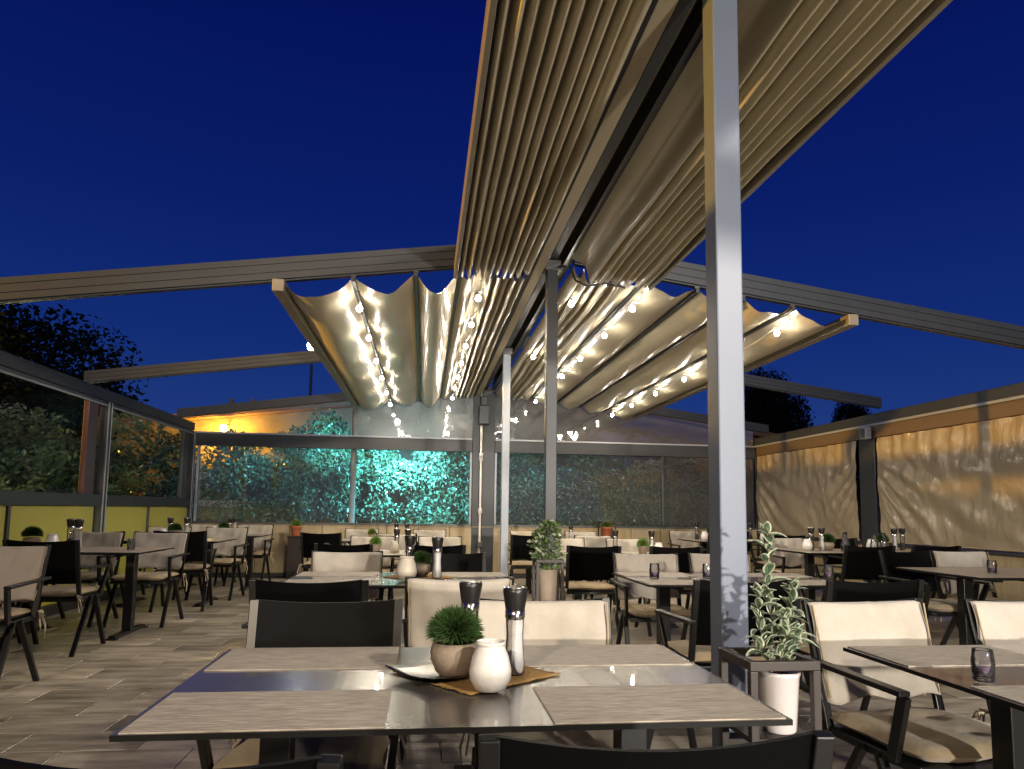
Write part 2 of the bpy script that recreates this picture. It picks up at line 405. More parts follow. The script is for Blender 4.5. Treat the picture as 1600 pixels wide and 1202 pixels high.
# ------------------------------------------------------------------ canopies
def barz(X): return gz(X) - .215
def sheet(pts, y0, y1, ny=24, seed=0, crease=.02, end=.25, scal=.0):
    """extrude an x-z profile along y, creased near its two ends"""
    rnd = random.Random(seed)
    ph = [rnd.uniform(0, 6.28) for _ in range(8)]
    n = len(pts) - 1
    def fn(u, v):
        i = int(round(u * n)); x, z, k = pts[i]
        y = y0 + (y1 - y0) * v
        de = min(y - y0, y1 - y)
        a = math.exp(-de / end) * k
        dz = crease * a * (.8 * sin(x * 17 + ph[0] + y * 11) + .35 * sin(x * 31 + ph[1] - y * 15)) + .012 * k * sin(y * 1.7 + x * 5 + ph[2]) * 1.0 + .005 * k * sin(y * 4.9 - x * 11 + ph[3])
        dy = 0
        if v in (0.0, 1.0): dy = scal * k * (1 if v == 0 else -1)
        return (x, y + dy, z + dz)
    return MB().grid(fn, n, ny)
def sag_pts(nodes, sags, m=10, sharp=1.0):
    pts = []
    for (xa, za), (xb, zb), s in zip(nodes[:-1], nodes[1:], sags):
        for i in range(m):
            t = i / m; k = 4 * t * (1 - t)
            pts.append((xa + (xb - xa) * t, za + (zb - za) * t - s * k ** sharp, k))
    pts.append((*nodes[-1], 0)); return pts
def pleats(x0, x1, n, drop, z=None):
    nodes = [(x0 + (x1 - x0) * i / n, (z if z is not None else barz(x0 + (x1 - x0) * i / n)) + .0) for i in range(n + 1)]
    return sag_pts(nodes, [drop * (1 + .10 * sin(i * 2.3)) for i in range(n)], 10, .72)
def canopy(label, pts, y0, y1, bars, endx, seed, ny=30, scal=0, crease=.02, group='folding fabric canopies of the pergola roof'):
    c = thing('fabric_canopy', label, 'canopy', (0, 0, 0), 0, group)
    sheet(pts, y0, y1, ny, seed, crease, .22, scal).build('fabric', M_FABRIC, c)
    for X in bars:
        z = barz(X)
        bb = MB().box(X - .018, X + .018, y0 - .02, y1 + .02, z - .045, z - .004).build('cross_bar', M_ALU, c, .004)
        for yy in (6.02, 9.46, 12.86):
            if y0 - .2 < yy < y1 + .2: MB().box(X - .02, X + .02, yy - .025, yy + .025, z - .004, gz(X) - .16).build('hanger', M_DARKALU, bb)
    if endx is not None:
        z = barz(endx); s = 1 if endx > RX else -1
        MB().box(endx - .05, endx + .05, y0 - .04, y1 + .04, z - .085, z + .02).build('front_bar', M_RAILTAUPE, c, .008)
    return c
# far left: pleats by the ridge, three bars, hanging bays
ln = [(-1.24, barz(-1.24)), (-.65, barz(-.65)), (-.12, barz(-.12)), (.26, barz(.26))]
pl = sag_pts(ln, [.17, .15, .20], 14)
pl2 = pleats(.26, .40, 1, .10) [:-1] + pleats(.40, .50, 1, .0)[:-1] + pleats(.50, .86, 5, .13)
canopy('half folded beige canopy on the left of the ridge, beyond the second post', pl[:-1] + pl2, 5.98, 12.78, (-.65, -.12, .26), -1.26, 3, 44)
rb = [1.92, 2.42, 2.86, 3.34, 3.90]
rn = [(x, barz(x)) for x in rb]
pr = pleats(1.28, 1.72, 5, .13)[:-1] + sag_pts([(1.72, barz(1.72))] + rn, [.05, .10, .11, .11, .13], 14)
canopy('half folded beige canopy on the right of the ridge, beyond the second post', pr, 6.0, 12.78, rb[:-1], 3.92, 7, 44)
# near bundles, fully folded
canopy('folded beige canopy overhead, left of the ridge above the nearest tables', pleats(.24, .79, 9, .14, 3.35)[:-1] + sag_pts([(.79, 3.35), (.885, 3.35)], [.11], 8), -2.6, 5.90, (), None, 11, 30, .03, .006)
MB().box(.205, .235, -2.6, 5.93, 3.20, 3.34).build('front_bar', M_RAILTAUPE, bpy.data.objects['fabric_canopy.002'], .004)
nr = sag_pts([(1.235, 3.43), (1.37, 3.37)], [.03], 8)[:-1] + pleats(1.37, 1.93, 8, .14, 3.34)
canopy('folded beige canopy overhead, right of the ridge above the nearest tables', nr, -2.6, 5.90, (), None, 13, 30, .03, .006)
MB().box(1.935, 1.965, -2.6, 5.93, 3.19, 3.32).build('front_bar', M_RAILTAUPE, bpy.data.objects['fabric_canopy.003'], .004)
# loose black cables at the second post
cb = MB().tube([(1.13, 5.9, 3.36), (1.22, 5.88, 3.34), (1.26, 5.86, 3.22), (1.36, 5.84, 3.17), (1.55, 5.84, 3.21), (1.7, 5.84, 3.17)], .009, 6)
tag(cb.build('black_cable', M_BLACK), 'loose black cable looping from the second post under the right canopy', 'cable')

# ------------------------------------------------------------------ light strings
bulb_me = MB().lathe([(.002, -.029), (.018, -.022), (.0255, -.005), (.023, .012), (.013, .024), (.010, .028)], 12).mesh('bulb', M_BULB)
sock_me = MB().lathe([(.012, .026), (.012, .055), (.004, .062)], 8).mesh('socket', M_CABLE)
def string(label, X, ys, y0, y1, z, pw):
    s = thing('light_string', label, 'string lights', (X, 0, z), 0, 'strings of bulbs under the canopies')
    pts = []
    seq = [y0] + list(ys) + [y1]
    for a, b_ in zip(seq[:-1], seq[1:]):
        for i in range(6):
            t = i / 6; pts.append((.02 * sin(t * pi), a + (b_ - a) * t, .05 - .05 * sin(t * pi)))
    pts.append((0, y1, .05))
    MB().tube(pts, .006, 6).build('cable', M_CABLE, s)
    for y in ys:
        bl = linkmesh('bulb', bulb_me, s, (0, y, -.02))
        lamp('bulb_light', 'SPOT', (X, y, z - .065), pw, (1, .86, .66), .02, (X, y, 0), 168, .5)
        linkmesh('socket', sock_me, bl)
yy = [6.3, 7.4, 8.57, 9.7, 10.95, 12.2]
string('string of bright bulbs under the outermost bays of the left canopy', -.62, yy, 6.05, 12.75, barz(-.62) - .17, 26)
string('string of bright bulbs beside the pleats of the left canopy', .45, [6.35, 7.3, 8.3, 9.3, 10.3, 11.3, 12.3], 6.05, 12.75, barz(.45) - .15, 26)
string('string of bright bulbs on the right canopy bar nearest its pleats', 1.92, [6.35, 7.4, 8.6, 9.8, 11.0, 12.2], 6.05, 12.75, barz(1.92) - .16, 26)
string('string of bright bulbs near the outer edge of the right canopy', 3.34, [6.3, 7.6, 8.75, 9.9, 11.1, 12.3], 6.05, 12.75, barz(3.34) - .16, 26)
string('short string of bulbs between the pleats close to the ridge', 1.36, [6.5, 8.9], 6.05, 9.4, barz(1.36) - .17, 26)

# ------------------------------------------------------------------ back glazed wall
bw = thing('back_glazed_wall', 'glazed end wall with grey rails in front of the lit hedge', 'glass wall', (0, 12.86, 0))
def bx(x0, x1, y0, y1, z0, z1, name, m, par, bev=.004): return MB().box(x0, x1, y0, y1, z0, z1).build(name, m, par, bev)
for x0, x1 in ((-3.97, .855), (1.27, 6.30)):
    bx(x0, x1, -.05, .05, 2.27, 2.50, 'top_rail', M_ALU, bw)
    bx(x0, x1, -.065, -.052, 2.485, 2.515, 'rail_trim', M_POST, bw)
    bx(x0, x1, -.035, .035, .915, .955, 'bottom_rail', M_DARKALU, bw)
for x, m in ((-3.93, M_POST), (.835, M_POST), (1.29, M_POST), (4.46, M_DARKALU)):
    bx(x - .02, x + .02, -.03, .03, .956, 2.269, 'mullion', m, bw)
def pane(name, x0, x1, z0, zl, zr, m, par, y=0, nx=14, nz=8, wv=.006):
    def fn(u, v):
        x = x0 + (x1 - x0) * u; zt = zl + (zr - zl) * u
        return (x, y + wv * sin(x * 7 + v * 5) * sin(v * 3.1) * 1.0, z0 + (zt - z0) * v)
    return MB().grid(fn, nx, nz).build(name, m, par)
pane('pane', -3.90, .81, .957, 2.268, 2.268, M_GLASS, bw, wv=.003)
pane('pane', 1.315, 4.435, .957, 2.268, 2.268, M_GLASS, bw, wv=.003)
pane('pane', 4.485, 6.28, .957, 2.268, 2.268, M_PVCDARK, bw, wv=.006)
pane('upper_pane', -3.97, -1.32, 2.518, gz(-3.97) - .17, gz(-1.32) - .17, M_GLASS, bw)
pane('upper_pane', -1.28, .855, 2.518, gz(-1.28) - .17, gz(.855) - .17, film('roof_reflection_sheet', .20, .30, (.93, .94, .95), .06, .010, 2.5), bw)  # diffuse haze in this pane stands in for the canopy's reflection
pane('upper_pane', 1.27, 6.28, 2.518, gz(1.27) - .17, gz(6.28) - .17, M_PVC, bw)
# wooden parapet of boards below the glass
par = thing('back_parapet', 'low pale wood boarded wall under the end glazing', 'low wall', (0, 12.86, 0))
x = -4.0
random.seed(9)
while x < 6.3:
    w = min(.56, 6.3 - x)
    if not (.84 < x + w / 2 < 1.2):
        pass
    MB().box(x, x + w - .008, -.055, .03, .08, .905).build('board', M_PLANK, par, .004)
    x += w
MB().box(-4.0, 6.3, -.02, .05, 0, .90).build('backing', M_DARKALU, par)
MB().box(-4.0, 6.3, -.075, -.056, .0, .075).build('plinth', M_DARKALU, par)
MB().box(-4.0, 6.3, -.07, .06, .9055, .914).build('coping', M_PLANK, par)

# ------------------------------------------------------------------ left glazed wall
lw = thing('left_glazed_wall', 'glazed side wall with yellow lower panels along the left of the terrace', 'glass wall', (-4.05, 0, 0))
bx(-.05, .05, -1, 12.80, 2.52, 2.66, 'top_rail', M_ALU, lw)
bx(-.03, .035, -1, 12.80, 2.47, 2.517, 'track', M_DARKALU, lw)
bx(.037, .05, -1, 12.80, 2.455, 2.475, 'track_lip', M_POST, lw)
bx(-.045, .045, -1, 12.80, 1.20, 1.34, 'sill', M_ALU, lw)
ys_post = [2.6, 6.02, 9.46, 12.83]
for i, y in enumerate(ys_post):
    bx(-.07, -.055, y - .16, y - .08, .02, 2.515, 'post_back', M_DARKALU, lw)
    bx(-.05, .052, y - .05, y + .05, .0, 2.515, 'post', M_DARKALU if i != 3 else M_ALU, lw)
    bx(.054, .066, y - .052, y - .030, .0, 2.515, 'post_edge', M_POST, lw)
    bx(.054, .066, y + .030, y + .052, .0, 2.515, 'post_edge', M_POST, lw)
bx(-.03, .03, 8.95, 9.20, 1.342, 2.468, 'sash_stile', mat('reflection_tinted_stile', (.06, .025, .035), .35), lw)  # magenta reflection put into the stile's dark colour
bx(-.03, .03, 12.35, 12.60, 1.342, 2.468, 'sash_stile', M_DARKALU, lw)
for a, b_ in ((-1, 2.54), (2.66, 5.96), (6.08, 8.94), (9.52, 12.34)):
    MB().add([(0, a, 1.343), (0, b_, 1.343), (0, b_, 2.467), (0, a, 2.467)], [(0, 1, 2, 3)]).build('pane', M_GLASSL, lw)
for a, b_ in ((2.66, 4.2), (4.26, 5.96), (6.08, 7.45), (7.52, 9.30), (9.52, 11.0), (11.05, 12.77)):
    bx(-.01, .01, a, b_, .12, 1.195, 'yellow_panel', M_YELLOW, lw, .003)
for y in (4.23, 7.485, 11.025): bx(-.03, .03, y - .024, y + .024, .10, 1.195, 'mullion', M_DARKALU, lw)
bx(-.04, .04, -1, 12.80, .0, .118, 'bottom_rail', M_DARKALU, lw)

# ------------------------------------------------------------------ right curtain wall
rw = thing('right_screen_wall', 'grey framed side wall with boarded base along the right of the terrace', 'screen wall', (6.38, 0, 0))
bx(-.07, .05, -1, 12.95, 2.50, 2.66, 'top_beam', M_ALU, rw)
bx(-.085, -.072, -1, 12.95, 2.485, 2.52, 'beam_trim', M_POST, rw)
bx(-.055, .04, -1, 12.95, 2.32, 2.495, 'valance', mat('brown_valance', (.12, .085, .05), .6), rw)
for y0, y1 in ((12.86, 13.0), (9.24, 9.60), (4.9, 5.2), (1.2, 1.5)):
    bx(-.06, .05, y0, y1, 0, 2.318, 'post', M_DARKALU if y0 > 12 else M_ALU, rw)
yb = -1
while yb < 12.85:
    MB().box(-.02, .03, yb, min(yb + .60, 12.85) - .008, .06, .80).build('board', M_PLANK, rw, .003); yb += .60
MB().box(-.045, .06, -1, 12.85, .803, .84).build('coping', M_ALU, rw)
def curtain(label, y0, y1, seed, hole=0):
    c = thing('pvc_curtain', label, 'curtain', (6.36, 0, 0), 0, 'translucent curtains of the right wall')
    rnd = random.Random(seed); ph = [rnd.uniform(0, 6.28) for _ in range(9)]
    def fn(u, v):
        y = y0 + (y1 - y0) * u; z = .86 + (2.31 - .86) * v
        e = min(u, 1 - u)
        # swag folds hanging from the two top corners plus fine gathers along the top
        d1 = sin((1 - v) * 10 / (u + .16) * .9 + ph[0]) * math.exp(-u * 2.6)
        d2 = sin((1 - v) * 10 / (1 - u + .16) * .9 + ph[1]) * math.exp(-(1 - u) * 2.6)
        x = -.03 + .040 * (d1 + d2) * min(1, (min(u, 1 - u) * 14) + .02) * sin(pi * min(1, v * 1.05 + .05)) + .014 * sin(y * 24 + ph[2] + 1.2 * sin(y * 5)) * v ** 3 + .008 * sin(y * 11 + v * 9 + 2 * sin(v * 5 + y))* v + .012 * sin(y * 2.1 + v * 3 + ph[3]) + .009 * sin(y * 17 - v * 23 + 3 * sin(y * 3)) * sin(v * 9 + y * 2) + .007 * sin(y * 5.3 - v * 7 + ph[4])
        return (x - .02 * sin(pi * v), y, z - .03 * sin(pi * u) * (1 - v) * 0)
    MB().grid(fn, 150, 44).build('sheet', M_CURT, c)
    MB().tube([(-.03, y0, .86), (-.03, y1, .86)], .012, 8).build('weight_bar', M_CURT, c)
    return c
curtain('wrinkled tan plastic curtain in the far bay of the right wall', 9.66, 12.80, 1)
curtain('wide tan plastic curtain glowing amber at the top, nearer bay of the right wall', 5.25, 9.18, 2)
curtain('tan plastic curtain in the nearest bay of the right wall, beside the camera', 1.55, 4.85, 3)
bo = thing('wall_sconce', 'small pale box fixed under the right beam above the screen wall post', 'sconce', (6.24, 9.30, 2.30))  # the pale box is a small wall lamp, built without light
MB().box(-.05, .04, -.07, .07, 0, .17).build('housing', M_POST, bo, .01)
MB().box(-.053, -.051, -.05, .05, .02, .15).build('front_plate', M_DARKALU, bo)

# ------------------------------------------------------------------ furniture prototypes
HIDE = (0, -80, 0)
def back_pt(u, v, off=0):
    """backrest surface: u -1..1 across, v 0..1 up"""
    x = u * (.235 + .012 * v)
    y = -.235 - .075 * v - .028 * (1 - u * u) + off
    z = .545 + .325 * v + (.016 * (u * u) if v > .5 else 0) * (v - .5) * 2
    return (x, y, z)
def chair(draped):
    t = thing('armchair', 'x', 'chair', HIDE)
    for s in (-1, 1):
        MB().bar((s * .255, .06, .425), (s * .262, .265, 0), .024, .034, (1, 0, 0)).build('leg', M_BLACK, t, .003)
        MB().bar((s * .255, -.02, .425), (s * .262, -.285, 0), .024, .034, (1, 0, 0)).build('leg', M_BLACK, t, .003)
        a = MB().bar((s * .278, -.30, .668), (s * .283, .215, .655), .042, .018).bar((s * .283, .212, .650), (s * .262, .13, .43), .042, .022, (1, 0, 0))
        a.build('armrest', M_BLACK, t, .003)
        MB().bar((s * .250, -.20, .42), (s * .257, -.315, .885), .022, .032, (1, 0, 0)).build('back_upright', M_BLACK, t, .003)
    MB().box(-.25, .25, -.23, .23, .405, .435).build('seat_frame', M_BLACK, t, .005)
    b = MB()
    b.grid(lambda u, v: back_pt(u * 2 - 1, v, .006), 10, 5); b.grid(lambda u, v: back_pt(u * 2 - 1, v, -.006), 10, 5, flip=True)
    ring = [(i / 10 * 2 - 1, 0) for i in range(11)] + [(1, j / 5) for j in range(1, 6)] + [(1 - i / 10 * 2, 1) for i in range(1, 11)] + [(-1, 1 - j / 5) for j in range(1, 5)]
    n = len(ring); vs = [back_pt(u, v, .006) for u, v in ring] + [back_pt(u, v, -.006) for u, v in ring]
    b.add(vs, [(i, (i + 1) % n, n + (i + 1) % n, n + i) for i in range(n)])
    b.build('backrest', M_SLING, t)
    # quilted seat cushion
    def cush(sg):
        def fn(u, v):
            x, y = u * 2 - 1, v * 2 - 1
            e = (1 - x ** 6) * (1 - y ** 6)
            q = 1 - .55 * sum(math.exp(-((x - a) ** 2 + (y - c_) ** 2) / .018) for a in (-.4, .4) for c_ in (-.4, .4)) + .04 * sin(x * 14 + y * 9) * sin(y * 17)
            wob = .003 * sin(x * 5 + y * 3)
            return (x * .243 + .006 * sin(v * 11), y * .24 + .01 + .005 * sin(u * 13), .464 + sg * (.028 * e ** .35 * q) + wob)
        return fn
    c = MB().grid(cush(1), 18, 18); c.grid(cush(-1), 18, 18, flip=True)
    cu = c.build('seat_cushion', M_CUSH, t)
    for s in (-1, 1):
        k = MB()
        k.tube([(s * .25, -.235, .455), (s * .285, -.25, .45), (s * .30, -.24, .41), (s * .275, -.25, .44), (s * .30, -.26, .36), (s * .293, -.262, .28)], .006, 5)
        k.tube([(s * .25, -.235, .455), (s * .27, -.27, .46), (s * .285, -.285, .42), (s * .262, -.25, .45), (s * .278, -.25, .33)], .006, 5)
        k.build('tie', M_ROPE, cu)
    if draped:
        # canvas sleeve over the backrest, front and back layers joined over the top with a rounded fold
        m = 26
        def fn(u, v):
            x = (u * 2 - 1)
            L = v * 2 - 1                                   # -1 bottom front .. 0 top .. 1 bottom back
            th = .032
            if abs(L) < .12:
                a = L / .12 * pi / 2; yo = -sin(a) * th; zz = .955 + cos(a) * .022
            else:
                yo = -th * (1 if L > 0 else -1); zz = .955 - (abs(L) - .12) / .88 * 1.02
            px, py, pz = back_pt(x * .985, min(max(zz, -.2), 1.0))
            pz = .545 + .325 * zz + .012 * x * x * max(zz, 0)
            py = -.235 - .075 * zz - .028 * (1 - x * x) + yo
            ed = abs(x) ** 12
            hem = .014 * sin(x * 6 + (2 if L > 0 else 0)) * max(0, abs(L) - .8) * 5
            flare = .02 * max(0, abs(L) - .8) * 5 * (-1 if L > 0 else 1) * (.6 + .4 * sin(x * 5))
            return (px * 1.075, py * (1) - (yo * ed * .6) + flare * .5 + .005 * sin(x * 9 + zz * 6) + .005 * sin(x * 4 - zz * 11 + L) + .003 * sin(x * 17 + zz * 3), pz + hem + .006 * (1 - ed) * (abs(L) < .1))
        s_ = MB().grid(fn, 20, 40).build('canvas_cover', M_CLOTH, t, 0, .004)
        for s in (-1, 1):
            for q in (-1, 1):
                pts = []
                for i in range(9):
                    zz = 1 - i / 8 * 1.02
                    pts.append((s * (.235 + .012 * zz) * 1.03, -.235 - .075 * zz + q * -.030 + .004, .545 + .325 * zz))
                MB().tube(pts, .0035, 5).build('seam', M_CUSH, s_)
    return t
P_BLACK, P_BEIGE = chair(False), chair(True)
def table_proto(W, D, H=.75, beige=False):
    t = thing('dining_table', 'x', 'table', HIDE)
    MB().box(-W / 2, W / 2, -D / 2, D / 2, H - .013, H - .0008, 1).add([(-W / 2, -D / 2, H), (W / 2, -D / 2, H), (W / 2, D / 2, H), (-W / 2, D / 2, H)], [(0, 1, 2, 3)]).build('tabletop', [M_TOPB if beige else M_TOP, M_EDGE], t)
    MB().box(-W / 2 + .06, W / 2 - .06, -D / 2 + .06, D / 2 - .06, H - .026, H - .0135).build('underframe', M_EDGE, t)
    for s in (-1, 1):
        x = s * W * .33
        MB().box(x - .04, x + .04, -.04, .04, .03, H - .045).build('pedestal', M_BLACK, t, .004)
        MB().box(x - .03, x + .03, -.33, .33, .002, .032).box(x - .05, x + .05, -.36, -.30, 0, .012).box(x - .05, x + .05, .30, .36, 0, .012).build('foot', M_BLACK, t, .004)
        MB().box(x - .03, x + .03, -D / 2 + .12, D / 2 - .12, H - .044, H - .027).build('top_bracket', M_BLACK, t)
    return t
P_TABLE, P_TABLEB = table_proto(1.48, .90), table_proto(1.48, .90, beige=True)
P_TABLES = table_proto(1.30, .85, beige=True)

def mill(kind):
    t = thing('salt_mill' if kind else 'pepper_mill', 'x', 'mill', HIDE)
    body = [(.027, 0), (.030, .004), (.0295, .03), (.0255, .075), (.0245, .11), (.0265, .150), (.0270, .158)]
    gl = MB().lathe([(r * .99, z) for r, z in body], 18).build('glass_body', M_TUMB, t)
    MB().lathe([(r * (.94 if kind else .80), z + .003) for r, z in (body[:-1] if kind else body[:4])] + [(.0, .148 if kind else .085)], 18).build('salt' if kind else 'peppercorns', M_SALT if kind else M_PEPPER, gl)
    MB().lathe([(.028, .156), (.0285, .158), (.0285, .180), (.027, .181)], 20).build('steel_collar', M_CHROME, t)
    MB().lathe([(.0275, .181), (.0285, .184), (.0355, .228), (.0360, .236), (.033, .240)], 20).build('cap', M_CAP, t)
    MB().lathe([(.033, .2395), (.0350, .241), (.0330, .244), (.012, .241), (.0, .2405)], 20).build('cap_rim', M_CHROME, t)
    return t
P_SALT, P_PEPPER = mill(1), mill(0)
def grass_mesh(seed, n, r, h, m, bw=.0022):
    rnd = random.Random(seed); b = MB()
    for i in range(n):
        a = rnd.uniform(0, 6.283); e = math.asin(rnd.uniform(-.18, 1)); rr = r * rnd.uniform(.82, 1.10)
        d = Vector((cos(a) * cos(e), sin(a) * cos(e), sin(e) * h / r)); p0 = Vector((d.x * r * .35, d.y * r * .35, d.z * r * .3))
        p1 = d * rr; p1.z -= .1 * r * rnd.random()
        side = d.cross(Vector((rnd.uniform(-1, 1), rnd.uniform(-1, 1), rnd.uniform(-1, 1)))).normalized() * bw
        mid = (p0 + p1) * .55 + Vector((0, 0, .004))
        b.add([p0 - side, p0 + side, mid + side * .8, p1, mid - side * .8], [(0, 1, 2, 4), (4, 2, 3)])
    return b.mesh('grass_tuft', m)
GM_D, GM_L = grass_mesh(1, 2600, .080, .078, M_GRASSB), grass_mesh(2, 1300, .072, .085, M_GRASSL, .003)
def potplant(light, terra=False):
    t = thing('potted_grass', 'x', 'potted plant', HIDE)
    if terra: pr_ = [(.040, 0), (.062, .098), (.068, .10), (.068, .118), (.060, .118), (.056, .09)]; top = .10; m = M_TERRA
    elif light: pr_ = [(.042, 0), (.055, .07), (.057, .085), (.052, .085), (.050, .07)]; top = .07; m = M_POT
    else: pr_ = [(.036, 0), (.050, .012), (.064, .045), (.066, .065), (.058, .088), (.053, .088), (.058, .065)]; top = .075; m = M_POT
    p = MB().lathe(pr_, 24).build('pot', m, t)
    MB().lathe([(.05, top), (0, top + .004)], 16).build('soil', M_SOIL, p)
    gr = linkmesh('grass_tuft', GM_L if light else GM_D, t, (0, 0, top + .035 if not light else top + .02)); stuff(gr)
    return t
P_PLD, P_PLL, P_PLT = potplant(0), potplant(1), potplant(1, True)
def vase_proto(m, s=1):
    t = thing('candle_jar', 'x', 'jar', HIDE)
    pr_ = [(.030, 0), (.040, .004), (.053, .030), (.054, .050), (.046, .085), (.036, .108), (.0345, .112), (.038, .114), (.038, .121), (.034, .122), (.033, .114), (.030, .10), (.0, .09)]
    b = MB(); n = 14
    b.lathe(pr_, 28 if s else 14, smooth=True)
    b.build('jar', m, t)
    return t
P_JARW, P_JARC = vase_proto(M_CERAM), vase_proto(M_CREAM)
def tumbler_proto():
    t = thing('glass_lantern', 'x', 'glass', HIDE)
    pr_ = [(.0, .0), (.029, 0), (.032, .004), (.036, .06), (.032, .10), (.031, .104), (.0295, .104), (.0305, .098), (.034, .06), (.030, .012), (.0, .010)]
    g_ = MB().lathe(pr_, 20).build('glass_body', M_TUMB, t)
    MB().lathe([(.027, .0115), (.029, .03), (.026, .045), (.0, .043)], 14).build('candle', M_WICK, g_)
    return t
P_TUMB = tumbler_proto()
def carafe_proto():
    t = thing('glass_carafe', 'x', 'carafe', HIDE)
    pr_ = [(.0, 0), (.04, 0), (.045, .01), (.045, .10), (.030, .15), (.020, .18), (.022, .22), (.020, .22), (.018, .18), (.028, .148), (.042, .10), (.041, .014), (0, .012)]
    MB().lathe(pr_, 16).build('glass_body', M_TUMB, t)
    return t
P_CARAFE = carafe_proto()
mat_me = MB().box(-.27, .27, -.16, .16, 0, .003).mesh('placemat', M_MATW)
nap_me = None
def napkin(name, label, loc, rz, s, group='burlap squares under the table centrepieces'):
    rnd = random.Random(hash(label) % 1000)
    def fn(u, v):
        x, y = u - .5, v - .5
        lift = .018 * max(0, (x + y) - .72) * 6
        return ((x + .004 * sin(v * 40)) * s, (y + .004 * sin(u * 37)) * s, .003 + .0012 * sin(x * 21) * sin(y * 17) + lift)
    o = MB().grid(fn, 16, 16).build(name, M_BURLAP, None, 0, .002)
    o.location = loc; o.rotation_euler = (0, 0, rz); tag(o, label, 'napkin', group)
    fr = MB()
    for i in range(60):
        side = i % 4; t_ = rnd.uniform(-.5, .5) * s; e = .5 * s; l_ = rnd.uniform(.004, .014)
        p = {0: (t_, e), 1: (t_, -e), 2: (e, t_), 3: (-e, t_)}[side]; d = {0: (0, 1), 1: (0, -1), 2: (1, 0), 3: (-1, 0)}[side]
        fr.bar((p[0], p[1], .004), (p[0] + d[0] * l_ + rnd.uniform(-.003, .003), p[1] + d[1] * l_, .003 + rnd.uniform(0, .003)), .001, .001)
    stuff(fr.build('fringe', M_BURLAP, o))
    return o

# ------------------------------------------------------------------ tables, chairs, table settings
G_CH = 'armchairs around the terrace tables'
G_TB = 'terrace dining tables'
def put_chair(kind, x, yback, facing, label, sc=1.0, rz=0):
    """yback: y of the backrest; facing +1 looks away from the camera, -1 towards it"""
    pr_ = P_BEIGE if kind == 'b' else P_BLACK
    y = yback + .29 * facing * sc
    r = (0 if facing > 0 else pi) + rz
    return spawn(pr_, (x, y, 0), r, label, G_CH, sc)
def put_table(proto, x, y, label, H=.75):
    return spawn(proto, (x, y, 0), 0, label, G_TB, H / .75)
def put_mats(x, y, where, H=.75, W=1.48, D=.90, far=True, near=True, sizes=None):
    names = {(-1, -1): 'near left', (1, -1): 'near right', (-1, 1): 'far left', (1, 1): 'far right'}
    for sx in (-1, 1):
        for sy in (-1, 1):
            if (sy > 0 and not far) or (sy < 0 and not near): continue
            o = linkmesh('placemat', mat_me, None, (x + sx * (W / 2 - .285), y + sy * (D / 2 - .164), H + .0005))
            o.scale = (1.0, 1.0, 1)
            tag(o, 'woven taupe placemat at the %s of the %s' % (names[(sx, sy)], where), 'placemat', 'woven placemats')
def lab(kind): return 'beige covered armchair' if kind == 'b' else 'black armchair'
jit = random.Random(77)
def seat(kind, x, yb, f, side, where, sc=1.0, rz=0):
    if yb > 4.5: rz += jit.uniform(-.07, .07); x += jit.uniform(-.02, .02)
    put_chair(kind, x, yb, f, '%s, %s seat, %s side of %s' % (lab(kind), side, 'near' if f > 0 else 'far', where), sc, rz)

def centre(x, y, where, H, light=True, scale=1.0, jar='w', order=(-.12, .0, .10, .17)):
    g1 = 'potted grass tufts on the tables'; g2 = 'pepper and salt mills on the tables'; g3 = 'white and cream jars on the tables'
    H = H + .006
    spawn(P_PLL if light else P_PLD, (x + order[0], y, H), .4, '%s grass tuft in a small pot on the %s' % ('bright green' if light else 'dark green', where), g1, scale)
    spawn(P_JARW if jar == 'w' else P_JARC, (x + order[1], y - .06, H), .2, '%s jar beside the mills, %s' % ('white' if jar == 'w' else 'cream', where), g3, scale)
    spawn(P_PEPPER, (x + order[2], y + .06, H), 0, 'black capped pepper mill on the %s' % where, g2, scale)
    spawn(P_SALT, (x + order[3], y, H), 0, 'black capped salt mill on the %s' % where, g2, scale)

# --- nearest table of the middle row
T1 = 'nearest table in the middle'
put_table(P_TABLE, .115, 2.03, 'dark topped dining table with taupe placemats, nearest in the middle row')
put_mats(.115, 2.03, T1)
seat('k', -.34, 2.66, -1, 'left', T1, 1.0)
seat('b', .455, 2.70, -1, 'right', T1, 1.0)
seat('k', -.33, 1.06, 1, 'left', T1, 1.0, -.13)
seat('k', .375, 1.09, 1, 'right', T1, 1.0, -.04)
napkin('burlap_napkin', 'ochre burlap napkin under the white jar on the nearest middle table', (.16, 2.07, .7515), radians(38), .34)
tr = MB()
def trf(u, v):
    x, y = u - .5, v - .5
    return (x * .20, y * .20, .008 + .010 * (x * x + y * y) * 4)
tr.grid(trf, 8, 8)
o = tr.build('pewter_tray', M_PEWTER, None, 0, .003); o.location = (.045, 2.03, .755); o.rotation_euler = (0, 0, radians(38))
tag(o, 'square pewter tray under the dark grass plant on the nearest middle table', 'tray')
spawn(P_PLD, (.095, 2.00, .765), 0, 'dark green grass ball in a round clay pot on the nearest middle table', 'potted grass tufts on the tables', 1.03)
spawn(P_JARW, (.182, 1.865, .757), 0, 'large white glazed jar in front of the mills on the nearest middle table', 'white and cream jars on the tables', 1.02)
spawn(P_PEPPER, (.150, 2.20, .757), 0, 'black capped pepper mill behind the grass ball on the nearest middle table', 'pepper and salt mills on the tables', 1.0)
spawn(P_SALT, (.268, 2.04, .757), 0, 'tall salt mill right of the white jar on the nearest middle table', 'pepper and salt mills on the tables', 1.0)

